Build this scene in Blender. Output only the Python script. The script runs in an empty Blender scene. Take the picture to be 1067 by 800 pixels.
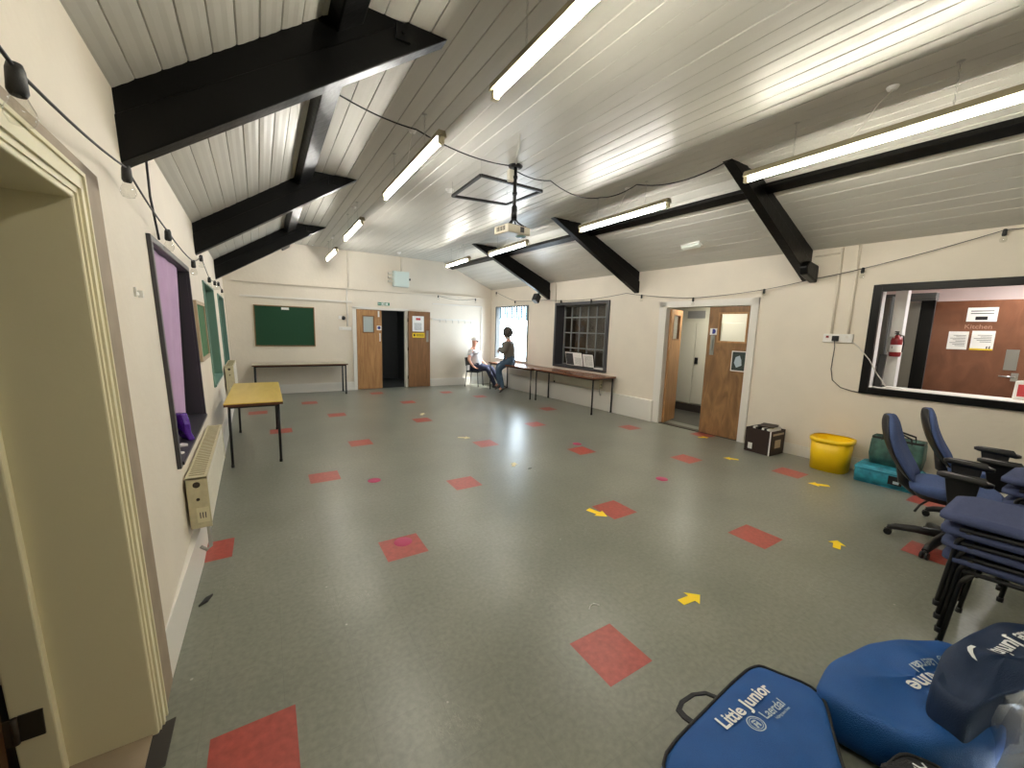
import bpy, bmesh, math, random
from mathutils import Vector, Matrix, Euler
from mathutils.bvhtree import BVHTree
from mathutils import noise as mnoise
random.seed(7)
PI = math.pi
scene = bpy.context.scene
COL = scene.collection

# ------------------------------------------------------------------ materials
def lin(c):
    return tuple(((v/255)/12.92 if v/255 <= .04045 else ((v/255+.055)/1.055)**2.4) for v in c)
def nt(name):
    m = bpy.data.materials.new(name); m.use_nodes = True
    t = m.node_tree; b = t.nodes['Principled BSDF']
    return m, t, b
def plain(name, rgb, rough=.5, metal=0., bump=0., bscale=60., var=0., vscale=6., spec=.5, coat=0., stretch=None):
    m, t, b = nt(name); c = (*lin(rgb), 1)
    b.inputs['Base Color'].default_value = c
    b.inputs['Roughness'].default_value = rough
    b.inputs['Metallic'].default_value = metal
    b.inputs['Specular IOR Level'].default_value = spec
    b.inputs['Coat Weight'].default_value = coat
    N, L = t.nodes, t.links
    if bump or var:
        tc = N.new('ShaderNodeTexCoord'); mp = N.new('ShaderNodeMapping')
        L.new(tc.outputs['Object'], mp.inputs['Vector'])
        if stretch: mp.inputs['Scale'].default_value = stretch
    if bump:
        n = N.new('ShaderNodeTexNoise'); n.inputs['Scale'].default_value = bscale; n.inputs['Detail'].default_value = 4
        L.new(mp.outputs[0], n.inputs['Vector'])
        bp = N.new('ShaderNodeBump'); bp.inputs['Strength'].default_value = bump; bp.inputs['Distance'].default_value = .01
        L.new(n.outputs[0], bp.inputs['Height']); L.new(bp.outputs[0], b.inputs['Normal'])
    if var:
        n = N.new('ShaderNodeTexNoise'); n.inputs['Scale'].default_value = vscale; n.inputs['Detail'].default_value = 6
        L.new(mp.outputs[0], n.inputs['Vector'])
        r = N.new('ShaderNodeValToRGB')
        r.color_ramp.elements[0].position = .3; r.color_ramp.elements[1].position = .7
        r.color_ramp.elements[0].color = tuple(v*(1-var) for v in c[:3])+(1,)
        r.color_ramp.elements[1].color = tuple(min(1, v*(1+var)) for v in c[:3])+(1,)
        L.new(n.outputs[0], r.inputs[0]); L.new(r.outputs[0], b.inputs['Base Color'])
    return m
def emit(name, rgb, s):
    m = bpy.data.materials.new(name); m.use_nodes = True; t = m.node_tree
    t.nodes.clear(); o = t.nodes.new('ShaderNodeOutputMaterial'); e = t.nodes.new('ShaderNodeEmission')
    e.inputs[0].default_value = (*rgb, 1); e.inputs[1].default_value = s
    t.links.new(e.outputs[0], o.inputs[0]); return m
def wood(name, c1, c2, rough=.45, scale=(14, 14, 1.2), coat=0.):
    m, t, b = nt(name); N, L = t.nodes, t.links
    tc = N.new('ShaderNodeTexCoord'); mp = N.new('ShaderNodeMapping'); mp.inputs['Scale'].default_value = scale
    L.new(tc.outputs['Object'], mp.inputs[0])
    n = N.new('ShaderNodeTexNoise'); n.inputs['Scale'].default_value = 1.5; n.inputs['Detail'].default_value = 7; n.inputs['Distortion'].default_value = 1.2
    L.new(mp.outputs[0], n.inputs[0])
    r = N.new('ShaderNodeValToRGB'); r.color_ramp.elements[0].position = .32; r.color_ramp.elements[1].position = .68
    r.color_ramp.elements[0].color = (*lin(c1), 1); r.color_ramp.elements[1].color = (*lin(c2), 1)
    L.new(n.outputs[0], r.inputs[0]); L.new(r.outputs[0], b.inputs['Base Color'])
    b.inputs['Roughness'].default_value = rough; b.inputs['Coat Weight'].default_value = coat
    return m
def glassy(name, tint=(1, 1, 1), rough=.03, mix=.12):
    m = bpy.data.materials.new(name); m.use_nodes = True; t = m.node_tree; t.nodes.clear()
    o = t.nodes.new('ShaderNodeOutputMaterial'); mx = t.nodes.new('ShaderNodeMixShader')
    tr = t.nodes.new('ShaderNodeBsdfTransparent'); tr.inputs[0].default_value = (*tint, 1)
    g = t.nodes.new('ShaderNodeBsdfGlossy'); g.inputs['Roughness'].default_value = rough
    fr = t.nodes.new('ShaderNodeLayerWeight'); fr.inputs[0].default_value = .5
    pw = t.nodes.new('ShaderNodeMath'); pw.operation = 'POWER'; pw.inputs[1].default_value = 4
    md = t.nodes.new('ShaderNodeMath'); md.operation = 'MULTIPLY_ADD'; md.inputs[1].default_value = .6; md.inputs[2].default_value = .03+mix*.1
    t.links.new(fr.outputs['Facing'], pw.inputs[0]); t.links.new(pw.outputs[0], md.inputs[0]); t.links.new(md.outputs[0], mx.inputs[0])
    t.links.new(tr.outputs[0], mx.inputs[1]); t.links.new(g.outputs[0], mx.inputs[2]); t.links.new(mx.outputs[0], o.inputs[0])
    return m

def floor_material():
    m, t, b = nt('grey_vinyl_tile'); N, L = t.nodes, t.links
    tc = N.new('ShaderNodeTexCoord')
    n1 = N.new('ShaderNodeTexNoise'); n1.inputs['Scale'].default_value = 1.1; n1.inputs['Detail'].default_value = 5
    n2 = N.new('ShaderNodeTexNoise'); n2.inputs['Scale'].default_value = 38; n2.inputs['Detail'].default_value = 5
    for n in (n1, n2): L.new(tc.outputs['Object'], n.inputs[0])
    r1 = N.new('ShaderNodeValToRGB'); r1.color_ramp.elements[0].position = .35; r1.color_ramp.elements[1].position = .7
    r1.color_ramp.elements[0].color = (*lin((117, 119, 108)), 1); r1.color_ramp.elements[1].color = (*lin((131, 132, 121)), 1)
    L.new(n1.outputs[0], r1.inputs[0])
    r2 = N.new('ShaderNodeValToRGB'); r2.color_ramp.elements[0].position = .3; r2.color_ramp.elements[1].position = .7
    r2.color_ramp.elements[0].color = (.84, .84, .84, 1); r2.color_ramp.elements[1].color = (1.08, 1.08, 1.08, 1)
    L.new(n2.outputs[0], r2.inputs[0])
    mu = N.new('ShaderNodeMixRGB'); mu.blend_type = 'MULTIPLY'; mu.inputs[0].default_value = 1
    L.new(r1.outputs[0], mu.inputs[1]); L.new(r2.outputs[0], mu.inputs[2])
    # tile joints every 0.3 m
    br = N.new('ShaderNodeTexBrick'); br.offset = 0; br.inputs['Scale'].default_value = 1
    br.inputs['Brick Width'].default_value = .305; br.inputs['Row Height'].default_value = .305; br.inputs['Mortar Size'].default_value = .0012
    br.inputs['Color1'].default_value = br.inputs['Color2'].default_value = (1, 1, 1, 1); br.inputs['Mortar'].default_value = (.86, .86, .86, 1)
    L.new(tc.outputs['Object'], br.inputs[0])
    mu2 = N.new('ShaderNodeMixRGB'); mu2.blend_type = 'MULTIPLY'; mu2.inputs[0].default_value = 1
    L.new(mu.outputs[0], mu2.inputs[1]); L.new(br.outputs[0], mu2.inputs[2])
    # pale scuffs and specks of grit
    mp = N.new('ShaderNodeMapping'); mp.inputs['Scale'].default_value = (9, 3, 1); mp.inputs['Rotation'].default_value = (0, 0, .7)
    L.new(tc.outputs['Object'], mp.inputs[0])
    n3 = N.new('ShaderNodeTexNoise'); n3.inputs['Scale'].default_value = 2.6; n3.inputs['Detail'].default_value = 8; n3.inputs['Distortion'].default_value = 2.5
    L.new(mp.outputs[0], n3.inputs[0])
    r3 = N.new('ShaderNodeValToRGB'); r3.color_ramp.elements[0].position = .492; r3.color_ramp.elements[1].position = .5; e3 = r3.color_ramp.elements.new(.508); e3.color = (0, 0, 0, 1)
    L.new(n3.outputs[0], r3.inputs[0])
    vo = N.new('ShaderNodeTexVoronoi'); vo.inputs['Scale'].default_value = 4.2; vo.inputs['Randomness'].default_value = 1
    L.new(tc.outputs['Object'], vo.inputs[0])
    r4 = N.new('ShaderNodeValToRGB'); r4.color_ramp.elements[0].position = .02; r4.color_ramp.elements[1].position = .035
    r4.color_ramp.elements[0].color = (1, 1, 1, 1); r4.color_ramp.elements[1].color = (0, 0, 0, 1)
    L.new(vo.outputs['Distance'], r4.inputs[0])
    ad = N.new('ShaderNodeMath'); ad.operation = 'MULTIPLY_ADD'; ad.inputs[1].default_value = .5
    n6 = N.new('ShaderNodeTexNoise'); n6.inputs['Scale'].default_value = 2.3; n6.inputs['Detail'].default_value = 3; L.new(tc.outputs['Object'], n6.inputs[0])
    r6 = N.new('ShaderNodeValToRGB'); r6.color_ramp.elements[0].position = .54; r6.color_ramp.elements[1].position = .68; L.new(n6.outputs[0], r6.inputs[0])
    m6 = N.new('ShaderNodeMath'); m6.operation = 'MULTIPLY'; L.new(r3.outputs[0], m6.inputs[0]); L.new(r6.outputs[0], m6.inputs[1]); L.new(m6.outputs[0], ad.inputs[0])
    sp = N.new('ShaderNodeMath'); sp.operation = 'MULTIPLY'; sp.inputs[1].default_value = .55
    L.new(r4.outputs[0], sp.inputs[0]); L.new(sp.outputs[0], ad.inputs[2])
    mx = N.new('ShaderNodeMixRGB'); mx.inputs[2].default_value = (*lin((196, 192, 180)), 1)
    L.new(ad.outputs[0], mx.inputs[0]); L.new(mu2.outputs[0], mx.inputs[1]); L.new(mx.outputs[0], b.inputs['Base Color'])
    rr = N.new('ShaderNodeMapRange'); rr.inputs[3].default_value = .285; rr.inputs[4].default_value = .34
    L.new(n1.outputs[0], rr.inputs[0]); L.new(rr.outputs[0], b.inputs['Roughness'])
    n5 = N.new('ShaderNodeTexNoise'); n5.inputs['Scale'].default_value = 5; n5.inputs['Detail'].default_value = 3
    L.new(tc.outputs['Object'], n5.inputs[0])
    bp = N.new('ShaderNodeBump'); bp.inputs['Strength'].default_value = .02; bp.inputs['Distance'].default_value = .02
    L.new(n5.outputs[0], bp.inputs['Height']); L.new(bp.outputs[0], b.inputs['Normal'])
    return m

MT = {}
MT['floor'] = floor_material()
MT['red_tile'] = plain('red_vinyl_tile', (160, 70, 60), .36, var=.18, vscale=30)
MT['wall'] = plain('painted_plaster', (224, 215, 200), .6, bump=.25, bscale=18, var=.03, vscale=2.5)
MT['ceil'] = plain('gloss_white_boards', (194, 192, 184), .34, spec=.32, bump=.16, bscale=9, var=.05, vscale=5, stretch=(1, .18, 1))
MT['black'] = plain('black_gloss_timber', (3, 3, 3), .34, bump=.35, bscale=14, spec=.22)
MT['cream'] = plain('cream_gloss_paint', (222, 215, 184), .38, bump=.15, bscale=10)
MT['board_brown'] = plain('bare_backing_board', (146, 130, 110), .6, var=.12, vscale=8)
MT['white'] = plain('white_gloss_paint', (226, 222, 214), .4)
MT['white_pl'] = plain('white_plastic', (232, 230, 226), .4)
MT['off'] = plain('enamelled_metal', (222, 217, 200), .38, var=.04)
MT['rad_side'] = plain('aged_enamel', (200, 192, 160), .45, var=.1, vscale=20)
MT['dwood'] = wood('door_veneer', (150, 108, 68), (182, 138, 92), .42)
MT['dwood2'] = wood('flamed_door_veneer', (112, 82, 52), (150, 112, 72), .42, (3, 6, 1.6))
MT['dwood3'] = wood('dark_door_veneer', (112, 78, 48), (138, 98, 62), .45)
MT['kdoor'] = wood('kitchen_door_brown', (104, 62, 38), (124, 78, 52), .5, (4, 4, 2))
MT['brown'] = wood('dark_brown_door', (62, 40, 20), (92, 60, 30), .45)
MT['dark'] = plain('shaded_lobby_grey', (34, 34, 34), .7)  # unlit look of the back lobby is put into this dark grey
MT['grey_fr'] = plain('dark_grey_gloss', (62, 62, 66), .35)
MT['black_fr'] = plain('black_gloss_frame', (6, 6, 6), .35, spec=.25)
MT['steel'] = plain('painted_steel_bar', (92, 94, 92), .45)
MT['bars'] = plain('grey_window_bar', (128, 130, 128), .45)
MT['purple'] = plain('purple_cloth', (180, 150, 184), .8, var=.06)
MT['purple_d'] = plain('violet_cloth_fold', (150, 104, 160), .8)
MT['pfoil'] = plain('purple_wrapper', (82, 36, 150), .25, bump=.8, bscale=25)
MT['green_rev'] = plain('teal_green_paint', (112, 148, 136), .45)
MT['green_blind'] = plain('green_blind', (84, 122, 108), .7, var=.1)
MT['green_board'] = plain('green_baize', (22, 66, 42), .85, bump=.3, bscale=200)
MT['green_board2'] = plain('green_baize_faded', (60, 104, 66), .85)
MT['oak'] = wood('thin_oak_frame', (120, 92, 60), (150, 116, 78))
MT['paleframe'] = plain('pale_wood_frame', (176, 156, 130), .5)
MT['ytop'] = wood('beech_table_top', (204, 172, 74), (222, 192, 98), .3, (3, .6, 3))
MT['edge'] = plain('table_edge_brown', (88, 50, 30), .4)
MT['rtop'] = wood('red_brown_table_top', (116, 72, 48), (140, 92, 64), .25, (3, .7, 3))
MT['ptop'] = plain('pale_table_top', (176, 168, 150), .35)
MT['bmetal'] = plain('black_metal', (13, 13, 14), .4)
MT['bplast'] = plain('black_plastic', (20, 20, 22), .42, bump=.1, bscale=250)
MT['navy'] = plain('blue_upholstery', (72, 92, 140), .85, bump=.5, bscale=300, var=.08, vscale=40)
MT['navy2'] = plain('slate_blue_upholstery', (64, 74, 110), .9, bump=.5, bscale=300, var=.08, vscale=40)
MT['bag'] = plain('blue_nylon', (6, 78, 148), .55, bump=.5, bscale=260, var=.08, vscale=9)
MT['bag_d'] = plain('shaded_blue_nylon', (6, 36, 70), .6, bump=.5, bscale=260)  # the blue bag nylon again, with its shadow put into the colour
MT['bag_k'] = plain('black_nylon', (12, 14, 20), .6, bump=.5, bscale=200)
MT['ink'] = plain('white_print', (228, 232, 232), .6)
MT['silver'] = plain('silver_print', (176, 192, 204), .6)
MT['yellow'] = plain('yellow_plastic', (252, 208, 8), .38)
MT['ytape'] = plain('yellow_tape', (255, 220, 26), .5)
MT['ptape'] = plain('faded_yellow_tape', (222, 208, 160), .5)
MT['dot'] = plain('magenta_vinyl', (172, 44, 92), .45)
MT['boxbrown'] = plain('printed_dark_board', (40, 24, 18), .55)
MT['paper'] = plain('white_paper', (236, 236, 232), .7)
MT['ink_dark'] = plain('dark_print', (60, 60, 64), .7)
MT['ink_black'] = plain('black_print', (14, 14, 16), .6)
MT['teal'] = plain('teal_bag_fabric', (44, 140, 164), .6, var=.35, vscale=14)
MT['greenbag'] = plain('woven_green_bag', (64, 100, 92), .5, var=.6, vscale=9)
MT['greenbag2'] = plain('dark_green_bag', (32, 58, 40), .5, var=.5, vscale=10)
MT['red'] = plain('red_enamel', (132, 20, 26), .35)
MT['chrome'] = plain('satin_steel', (176, 176, 172), .3, metal=.9)
MT['darkmetal'] = plain('dark_bronze', (66, 60, 52), .4, metal=.6)
MT['pillar'] = plain('white_pillar_paint', (226, 226, 224), .5)
MT['cupb'] = plain('white_cupboard', (206, 204, 190), .45)
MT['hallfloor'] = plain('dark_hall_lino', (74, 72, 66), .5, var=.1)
MT['darkskirt'] = plain('dark_skirting', (62, 56, 52), .5)
MT['gsign'] = plain('green_sign', (14, 120, 84), .5)
MT['bluesign'] = plain('blue_sign', (52, 60, 140), .5)
MT['ysign'] = plain('yellow_sign', (232, 196, 30), .5)
MT['redink'] = plain('red_print', (190, 60, 64), .6)
MT['poster'] = plain('charcoal_poster', (44, 56, 54), .35)
MT['glass'] = glassy('window_glass')
MT['bulb'] = glassy('bulb_glass', (.97, .97, .95), .02, .5)
def poly_mat():
    m = bpy.data.materials.new('clear_polythene'); m.use_nodes = True; t = m.node_tree; t.nodes.clear(); N, L = t.nodes, t.links
    o = N.new('ShaderNodeOutputMaterial'); a = N.new('ShaderNodeMixShader'); b = N.new('ShaderNodeMixShader')
    tr = N.new('ShaderNodeBsdfTransparent'); d = N.new('ShaderNodeBsdfDiffuse'); g = N.new('ShaderNodeBsdfGlossy'); g.inputs['Roughness'].default_value = .15
    d.inputs[0].default_value = (.8, .84, .86, 1); a.inputs[0].default_value = .22; b.inputs[0].default_value = .1
    L.new(tr.outputs[0], a.inputs[1]); L.new(d.outputs[0], a.inputs[2]); L.new(a.outputs[0], b.inputs[1]); L.new(g.outputs[0], b.inputs[2]); L.new(b.outputs[0], o.inputs[0])
    return m
MT['clear'] = poly_mat()
MT['skin'] = plain('skin', (206, 150, 128), .55)
MT['hair_g'] = plain('dark_hair', (62, 56, 52), .7, bump=.8, bscale=60)
MT['cap'] = plain('pale_cap', (222, 214, 206), .7)
MT['sunglass'] = plain('dark_lens', (20, 16, 16), .2)
MT['tee'] = plain('white_tee', (226, 224, 226), .8)
MT['jumper'] = plain('grey_jumper', (112, 108, 100), .9, bump=.5, bscale=120)
MT['jeans'] = plain('blue_denim', (66, 88, 110), .85, bump=.4, bscale=200)
MT['jeans_d'] = plain('dark_denim', (38, 42, 66), .85, bump=.4, bscale=200)
MT['shoe'] = plain('dark_shoe', (42, 40, 40), .6)
MT['shoe2'] = plain('grey_trainer', (84, 78, 74), .6)
MT['scarf'] = plain('light_collar', (206, 200, 194), .8)
MT['blindwhite'] = None
MT['tube'] = emit('lit_tube', (1.0, .945, .80), 84)
MT['tube_white'] = emit('lit_white_tube', (1.0, .965, .90), 84)
MT['batten'] = plain('aged_batten', (140, 132, 108), .5)
MT['lens'] = plain('projector_lens', (150, 190, 196), .05, spec=.8)
MT['projbody'] = plain('beige_projector', (206, 198, 176), .4)
MT['rope'] = plain('white_cable', (220, 216, 208), .5)

def blind_mat():
    m = bpy.data.materials.new('sheer_white_blind'); m.use_nodes = True; t = m.node_tree; t.nodes.clear()
    o = t.nodes.new('ShaderNodeOutputMaterial'); mx = t.nodes.new('ShaderNodeMixShader'); mx.inputs[0].default_value = .75
    d = t.nodes.new('ShaderNodeBsdfDiffuse'); d.inputs[0].default_value = (.24, .36, .40, 1)
    tr = t.nodes.new('ShaderNodeBsdfTranslucent'); tr.inputs[0].default_value = (.028, .046, .052, 1)
    t.links.new(d.outputs[0], mx.inputs[1]); t.links.new(tr.outputs[0], mx.inputs[2]); t.links.new(mx.outputs[0], o.inputs[0])
    return m
MT['blindwhite'] = blind_mat()

# ------------------------------------------------------------------ mesh builder
def V(*a): return Vector(a if len(a) > 1 else a[0])
class MB:
    def __init__(s): s.v = []; s.f = []; s.mi = []; s.sm = []; s.cur = 0
    def mat(s, i): s.cur = i; return s
    def face(s, pts, smooth=False):
        i = len(s.v); s.v += [Vector(p) for p in pts]; s.f.append(tuple(range(i, i+len(pts)))); s.mi.append(s.cur); s.sm.append(smooth); return s
    def hexa(s, p):   # 8 corners: 4 bottom ring, 4 top ring
        i = len(s.v); s.v += [Vector(q) for q in p]
        for q in ((3, 2, 1, 0), (4, 5, 6, 7), (0, 1, 5, 4), (1, 2, 6, 5), (2, 3, 7, 6), (3, 0, 4, 7)):
            s.f.append(tuple(i+k for k in q)); s.mi.append(s.cur); s.sm.append(False)
        return s
    def box(s, c, d, rz=0, M=None):
        c = Vector(c); x, y, z = (q/2 for q in d); R = Matrix.Rotation(rz, 3, 'Z') if M is None else M
        return s.hexa([c+R@Vector(q) for q in ((-x, -y, -z), (x, -y, -z), (x, y, -z), (-x, y, -z), (-x, -y, z), (x, -y, z), (x, y, z), (-x, y, z))])
    def prism(s, poly, off):   # poly: list of 3D points, extruded by vector off
        n = len(poly); i = len(s.v); off = Vector(off)
        s.v += [Vector(p) for p in poly]+[Vector(p)+off for p in poly]
        fs = [tuple(range(i+n-1, i-1, -1)), tuple(range(i+n, i+2*n))]+[(i+k, i+(k+1) % n, i+n+(k+1) % n, i+n+k) for k in range(n)]
        for q in fs: s.f.append(q); s.mi.append(s.cur); s.sm.append(False)
        return s
    def tube(s, path, r, n=8, cap=True, closed=False):
        path = [Vector(p) for p in path]; m = len(path); rr = r if isinstance(r, (list, tuple)) else [r]*m
        i0 = len(s.v); up = None
        for k, p in enumerate(path):
            a = path[max(k-1, 0)] if not closed else path[(k-1) % m]; b = path[min(k+1, m-1)] if not closed else path[(k+1) % m]
            t = (b-a).normalized()
            if up is None:
                up = Vector((0, 0, 1)) if abs(t.z) < .9 else Vector((1, 0, 0))
            u = (up-t*up.dot(t))
            if u.length < 1e-5: u = t.orthogonal()
            u.normalize(); w = t.cross(u); up = u
            for j in range(n):
                an = 2*PI*j/n; s.v.append(p+(u*math.cos(an)+w*math.sin(an))*rr[k])
        for k in range(m if closed else m-1):
            for j in range(n):
                q = (k+1) % m
                s.f.append((i0+k*n+j, i0+k*n+(j+1) % n, i0+q*n+(j+1) % n, i0+q*n+j)); s.mi.append(s.cur); s.sm.append(True)
        if cap and not closed:
            s.f.append(tuple(i0+j for j in range(n-1, -1, -1))); s.mi.append(s.cur); s.sm.append(False)
            s.f.append(tuple(i0+(m-1)*n+j for j in range(n))); s.mi.append(s.cur); s.sm.append(False)
        return s
    def lathe(s, prof, c=(0, 0, 0), n=24, M=None):  # prof: (r, z)
        i0 = len(s.v); c = Vector(c); R = M or Matrix.Identity(3); m = len(prof)
        for r, z in prof:
            for j in range(n):
                a = 2*PI*j/n; s.v.append(c+R@Vector((r*math.cos(a), r*math.sin(a), z)))
        for k in range(m-1):
            for j in range(n):
                s.f.append((i0+k*n+j, i0+k*n+(j+1) % n, i0+(k+1)*n+(j+1) % n, i0+(k+1)*n+j)); s.mi.append(s.cur); s.sm.append(True)
        return s
    def ball(s, c, r, n=12, m=8, sc=(1, 1, 1), M=None):
        R = M or Matrix.Identity(3)
        prof = [(math.sin(PI*k/m), -math.cos(PI*k/m)) for k in range(m+1)]
        i0 = len(s.v); c = Vector(c)
        for q, z in prof:
            for j in range(n):
                a = 2*PI*j/n; s.v.append(c+R@Vector((r*sc[0]*q*math.cos(a), r*sc[1]*q*math.sin(a), r*sc[2]*z)))
        for k in range(m):
            for j in range(n):
                s.f.append((i0+k*n+j, i0+k*n+(j+1) % n, i0+(k+1)*n+(j+1) % n, i0+(k+1)*n+j)); s.mi.append(s.cur); s.sm.append(True)
        return s

def obj(name, mb, mats, parent=None, bevel=0, sub=0, smooth=None, seg=2):
    me = bpy.data.meshes.new(name)
    me.from_pydata([tuple(v) for v in mb.v], [], mb.f)
    for m in (mats if isinstance(mats, (list, tuple)) else [mats]):
        me.materials.append(MT[m] if isinstance(m, str) else m)
    for p, i, sm in zip(me.polygons, mb.mi, mb.sm):
        p.material_index = i; p.use_smooth = sm if smooth is None else smooth
    bm = bmesh.new(); bm.from_mesh(me); bmesh.ops.remove_doubles(bm, verts=bm.verts, dist=1e-5)
    bmesh.ops.recalc_face_normals(bm, faces=bm.faces); bm.to_mesh(me); bm.free(); me.update()
    o = bpy.data.objects.new(name, me); COL.objects.link(o)
    if bevel:
        b = o.modifiers.new('b', 'BEVEL'); b.width = bevel; b.segments = seg; b.limit_method = 'ANGLE'; b.angle_limit = .6
    if sub:
        q = o.modifiers.new('s', 'SUBSURF'); q.levels = q.render_levels = sub
    if parent: o.parent = parent
    return o
def tag(o, label, cat, group=None, kind=None):
    o['label'] = label; o['category'] = cat
    if group: o['group'] = group
    if kind: o['kind'] = kind
    return o
def thing(name, label, cat, loc=(0, 0, 0), rz=0, group=None, kind=None):
    o = bpy.data.objects.new(name, None); COL.objects.link(o); o.empty_display_size = .1
    o.location = loc; o.rotation_euler = (0, 0, rz)
    return tag(o, label, cat, group, kind)
def struct(name, mb, mats, parent=None, **k):
    o = obj(name, mb, mats, parent, **k)
    if not parent: o['kind'] = 'structure'
    return o
def sempty(name, label=None, cat=None, loc=(0, 0, 0)):
    o = bpy.data.objects.new(name, None); COL.objects.link(o); o['kind'] = 'structure'; o.location = loc
    if label: o['label'] = label; o['category'] = cat
    return o
def copy_tree(o, parent=None):
    c = o.copy(); COL.objects.link(c)
    if parent: c.parent = parent
    for ch in list(o.children): copy_tree(ch, c)
    return c
def rel(pts, o): return [Vector(p)-Vector(o) for p in pts]

# ------------------------------------------------------------------ walls as planes: (along, height, distance out of the wall)
YB = 11.05; YF = -3.4
def PL(y, z, d=0.): return Vector((-.40-.0235*y-.035*z+d, y, z))
def PR(y, z, d=0.): return Vector((6.698-.0557*y-d, y, z))
def PB(x, z, d=0.): return Vector((x, YB-d, z))
def PF(x, z, d=0.): return Vector((x, YF+d, z))
def slab(mb, P, u0, u1, z0, z1, d0, d1):
    return mb.hexa([P(u0, z0, d0), P(u1, z0, d0), P(u1, z0, d1), P(u0, z0, d1), P(u0, z1, d0), P(u1, z1, d0), P(u1, z1, d1), P(u0, z1, d1)])
def ring(mb, P, u0, u1, z0, z1, w, d0, d1, wb=None):
    wb = w if wb is None else wb
    slab(mb, P, u0, u0+w, z0, z1, d0, d1); slab(mb, P, u1-w, u1, z0, z1, d0, d1)
    slab(mb, P, u0+w, u1-w, z1-w, z1, d0, d1)
    if wb: slab(mb, P, u0+w, u1-w, z0, z0+wb, d0, d1)
    return mb
def wall_mesh(P, us, ztop, openings, depth):
    mb = MB()
    U = sorted(set(us+[u for o in openings for u in o[:2]])); Z = sorted(set([0., 1.2]+[z for o in openings for z in o[2:4]]))
    for a, b in zip(U, U[1:]):
        zs = [z for z in Z]+[None]
        for k in range(len(zs)-1):
            z0 = zs[k]; z1 = zs[k+1]; um = (a+b)/2; zm = (z0+(z1 if z1 is not None else min(ztop(a), ztop(b))))/2
            if any(o[0] < um < o[1] and o[2] < zm < o[3] for o in openings): continue
            mb.face([P(a, z0), P(b, z0), P(b, z1 if z1 is not None else ztop(b)), P(a, z1 if z1 is not None else ztop(a))])
    for o in openings:
        u0, u1, z0, z1 = o[:4]; d = -(o[4] if len(o) > 4 else depth)
        mb.face([P(u0, z0), P(u0, z1), P(u0, z1, d), P(u0, z0, d)]); mb.face([P(u1, z0), P(u1, z1), P(u1, z1, d), P(u1, z0, d)])
        mb.face([P(u0, z1), P(u1, z1), P(u1, z1, d), P(u0, z1, d)])
        if z0 > .01: mb.face([P(u0, z0), P(u1, z0), P(u1, z0, d), P(u0, z0, d)])
    return mb

ZF = 3.6                       # flat middle of the ceiling
LE, RE = 2.78, 2.93            # where the sloping sides meet the walls
FXL = .57
def FXR(y): return 5.09-.0557*y
# openings: window_1..3 and door_1 on the left; hatch, door_3, window_4, window_5 on the right; door_2 at the back
W1 = (3.12, 4.72, .80, 2.14); W2 = (6.2, 7.7, .88, 2.17); W3 = (8.75, 10.3, .7, 2.17); D1 = (.95, 1.96, 0, 2.105)
HT = (-.6, 1.85, 1.08, 2.33); D3 = (3.34, 4.86, 0, 2.2); W4 = (6.28, 7.94, .86, 2.36); W5 = (9.12, 10.77, .84, 2.4)
D2 = (2.05, 3.36, 0, 2.14)
struct('wall_left', wall_mesh(PL, [YF, 11.05], lambda u: LE, [W1+(.24,), W2+(.2,), W3+(.2,), D1+(.34,)], .25), 'wall')
struct('wall_right', wall_mesh(PR, [YF, 11.05], lambda u: RE, [HT+(.16,), D3+(.12,), W4+(.28,), W5+(.16,)], .2), 'wall')
def btop(x):
    xl, xr = PL(YB, LE).x, PR(YB, RE).x
    if x <= FXL: return LE+(ZF-LE)*(x-xl)/(FXL-xl)
    if x >= FXR(YB): return ZF-(ZF-RE)*(x-FXR(YB))/(xr-FXR(YB))
    return ZF
struct('wall_back', wall_mesh(PB, [PL(YB, LE).x, FXL, FXR(YB), PR(YB, 1).x], btop, [D2], .15), 'wall')
def ftop(x):
    xl, xr = PL(YF, LE).x, PR(YF, RE).x
    if x <= FXL: return LE+(ZF-LE)*(x-xl)/(FXL-xl)
    if x >= FXR(YF): return ZF-(ZF-RE)*(x-FXR(YF))/(xr-FXR(YF))
    return ZF
struct('wall_front', wall_mesh(PF, [PL(YF, LE).x, FXL, FXR(YF), PR(YF, 1).x], ftop, [], .1), 'wall')

# floor with its inlaid red tiles
fl = MB(); fl.face([(-.62, YF, 0), (6.85, YF, 0), (6.85, YB+.1, 0), (-.9, YB+.1, 0)])
fl.mat(1); S = .305
for cx, cy in ((1.491, 1.309), (.837, 2.859), (1.803, 3.814), (2.802, 2.533), (3.817, 4.135), (5.584, 4.812), (3.502, 1.574), (4.886, 3.181),
               (5.602, 2.202), (.496, 4.7), (1.115, 5.903), (1.097, 8.01), (-.113, 1.661), (-.43, 3.479),
               (-.18, 8.79), (.15, 7.117), (.761, 9.508), (2.363, 10.28), (2.707, 8.776), (2.408, 6.937), (2.741, 5.066), (4.064, 9.788), (4.6, 8.86),
               (4.137, 5.758), (5.24, 6.825), (6.36, 3.87), (4.502, .706), (5.946, 1.015)):
    x0 = max(cx-S/2, -.47); fl.face([(x0, cy-S/2, .0012), (cx+S/2, cy-S/2, .0012), (cx+S/2, cy+S/2, .0012), (x0, cy+S/2, .0012)])
struct('floor', fl, ['floor', 'red_tile'])

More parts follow.
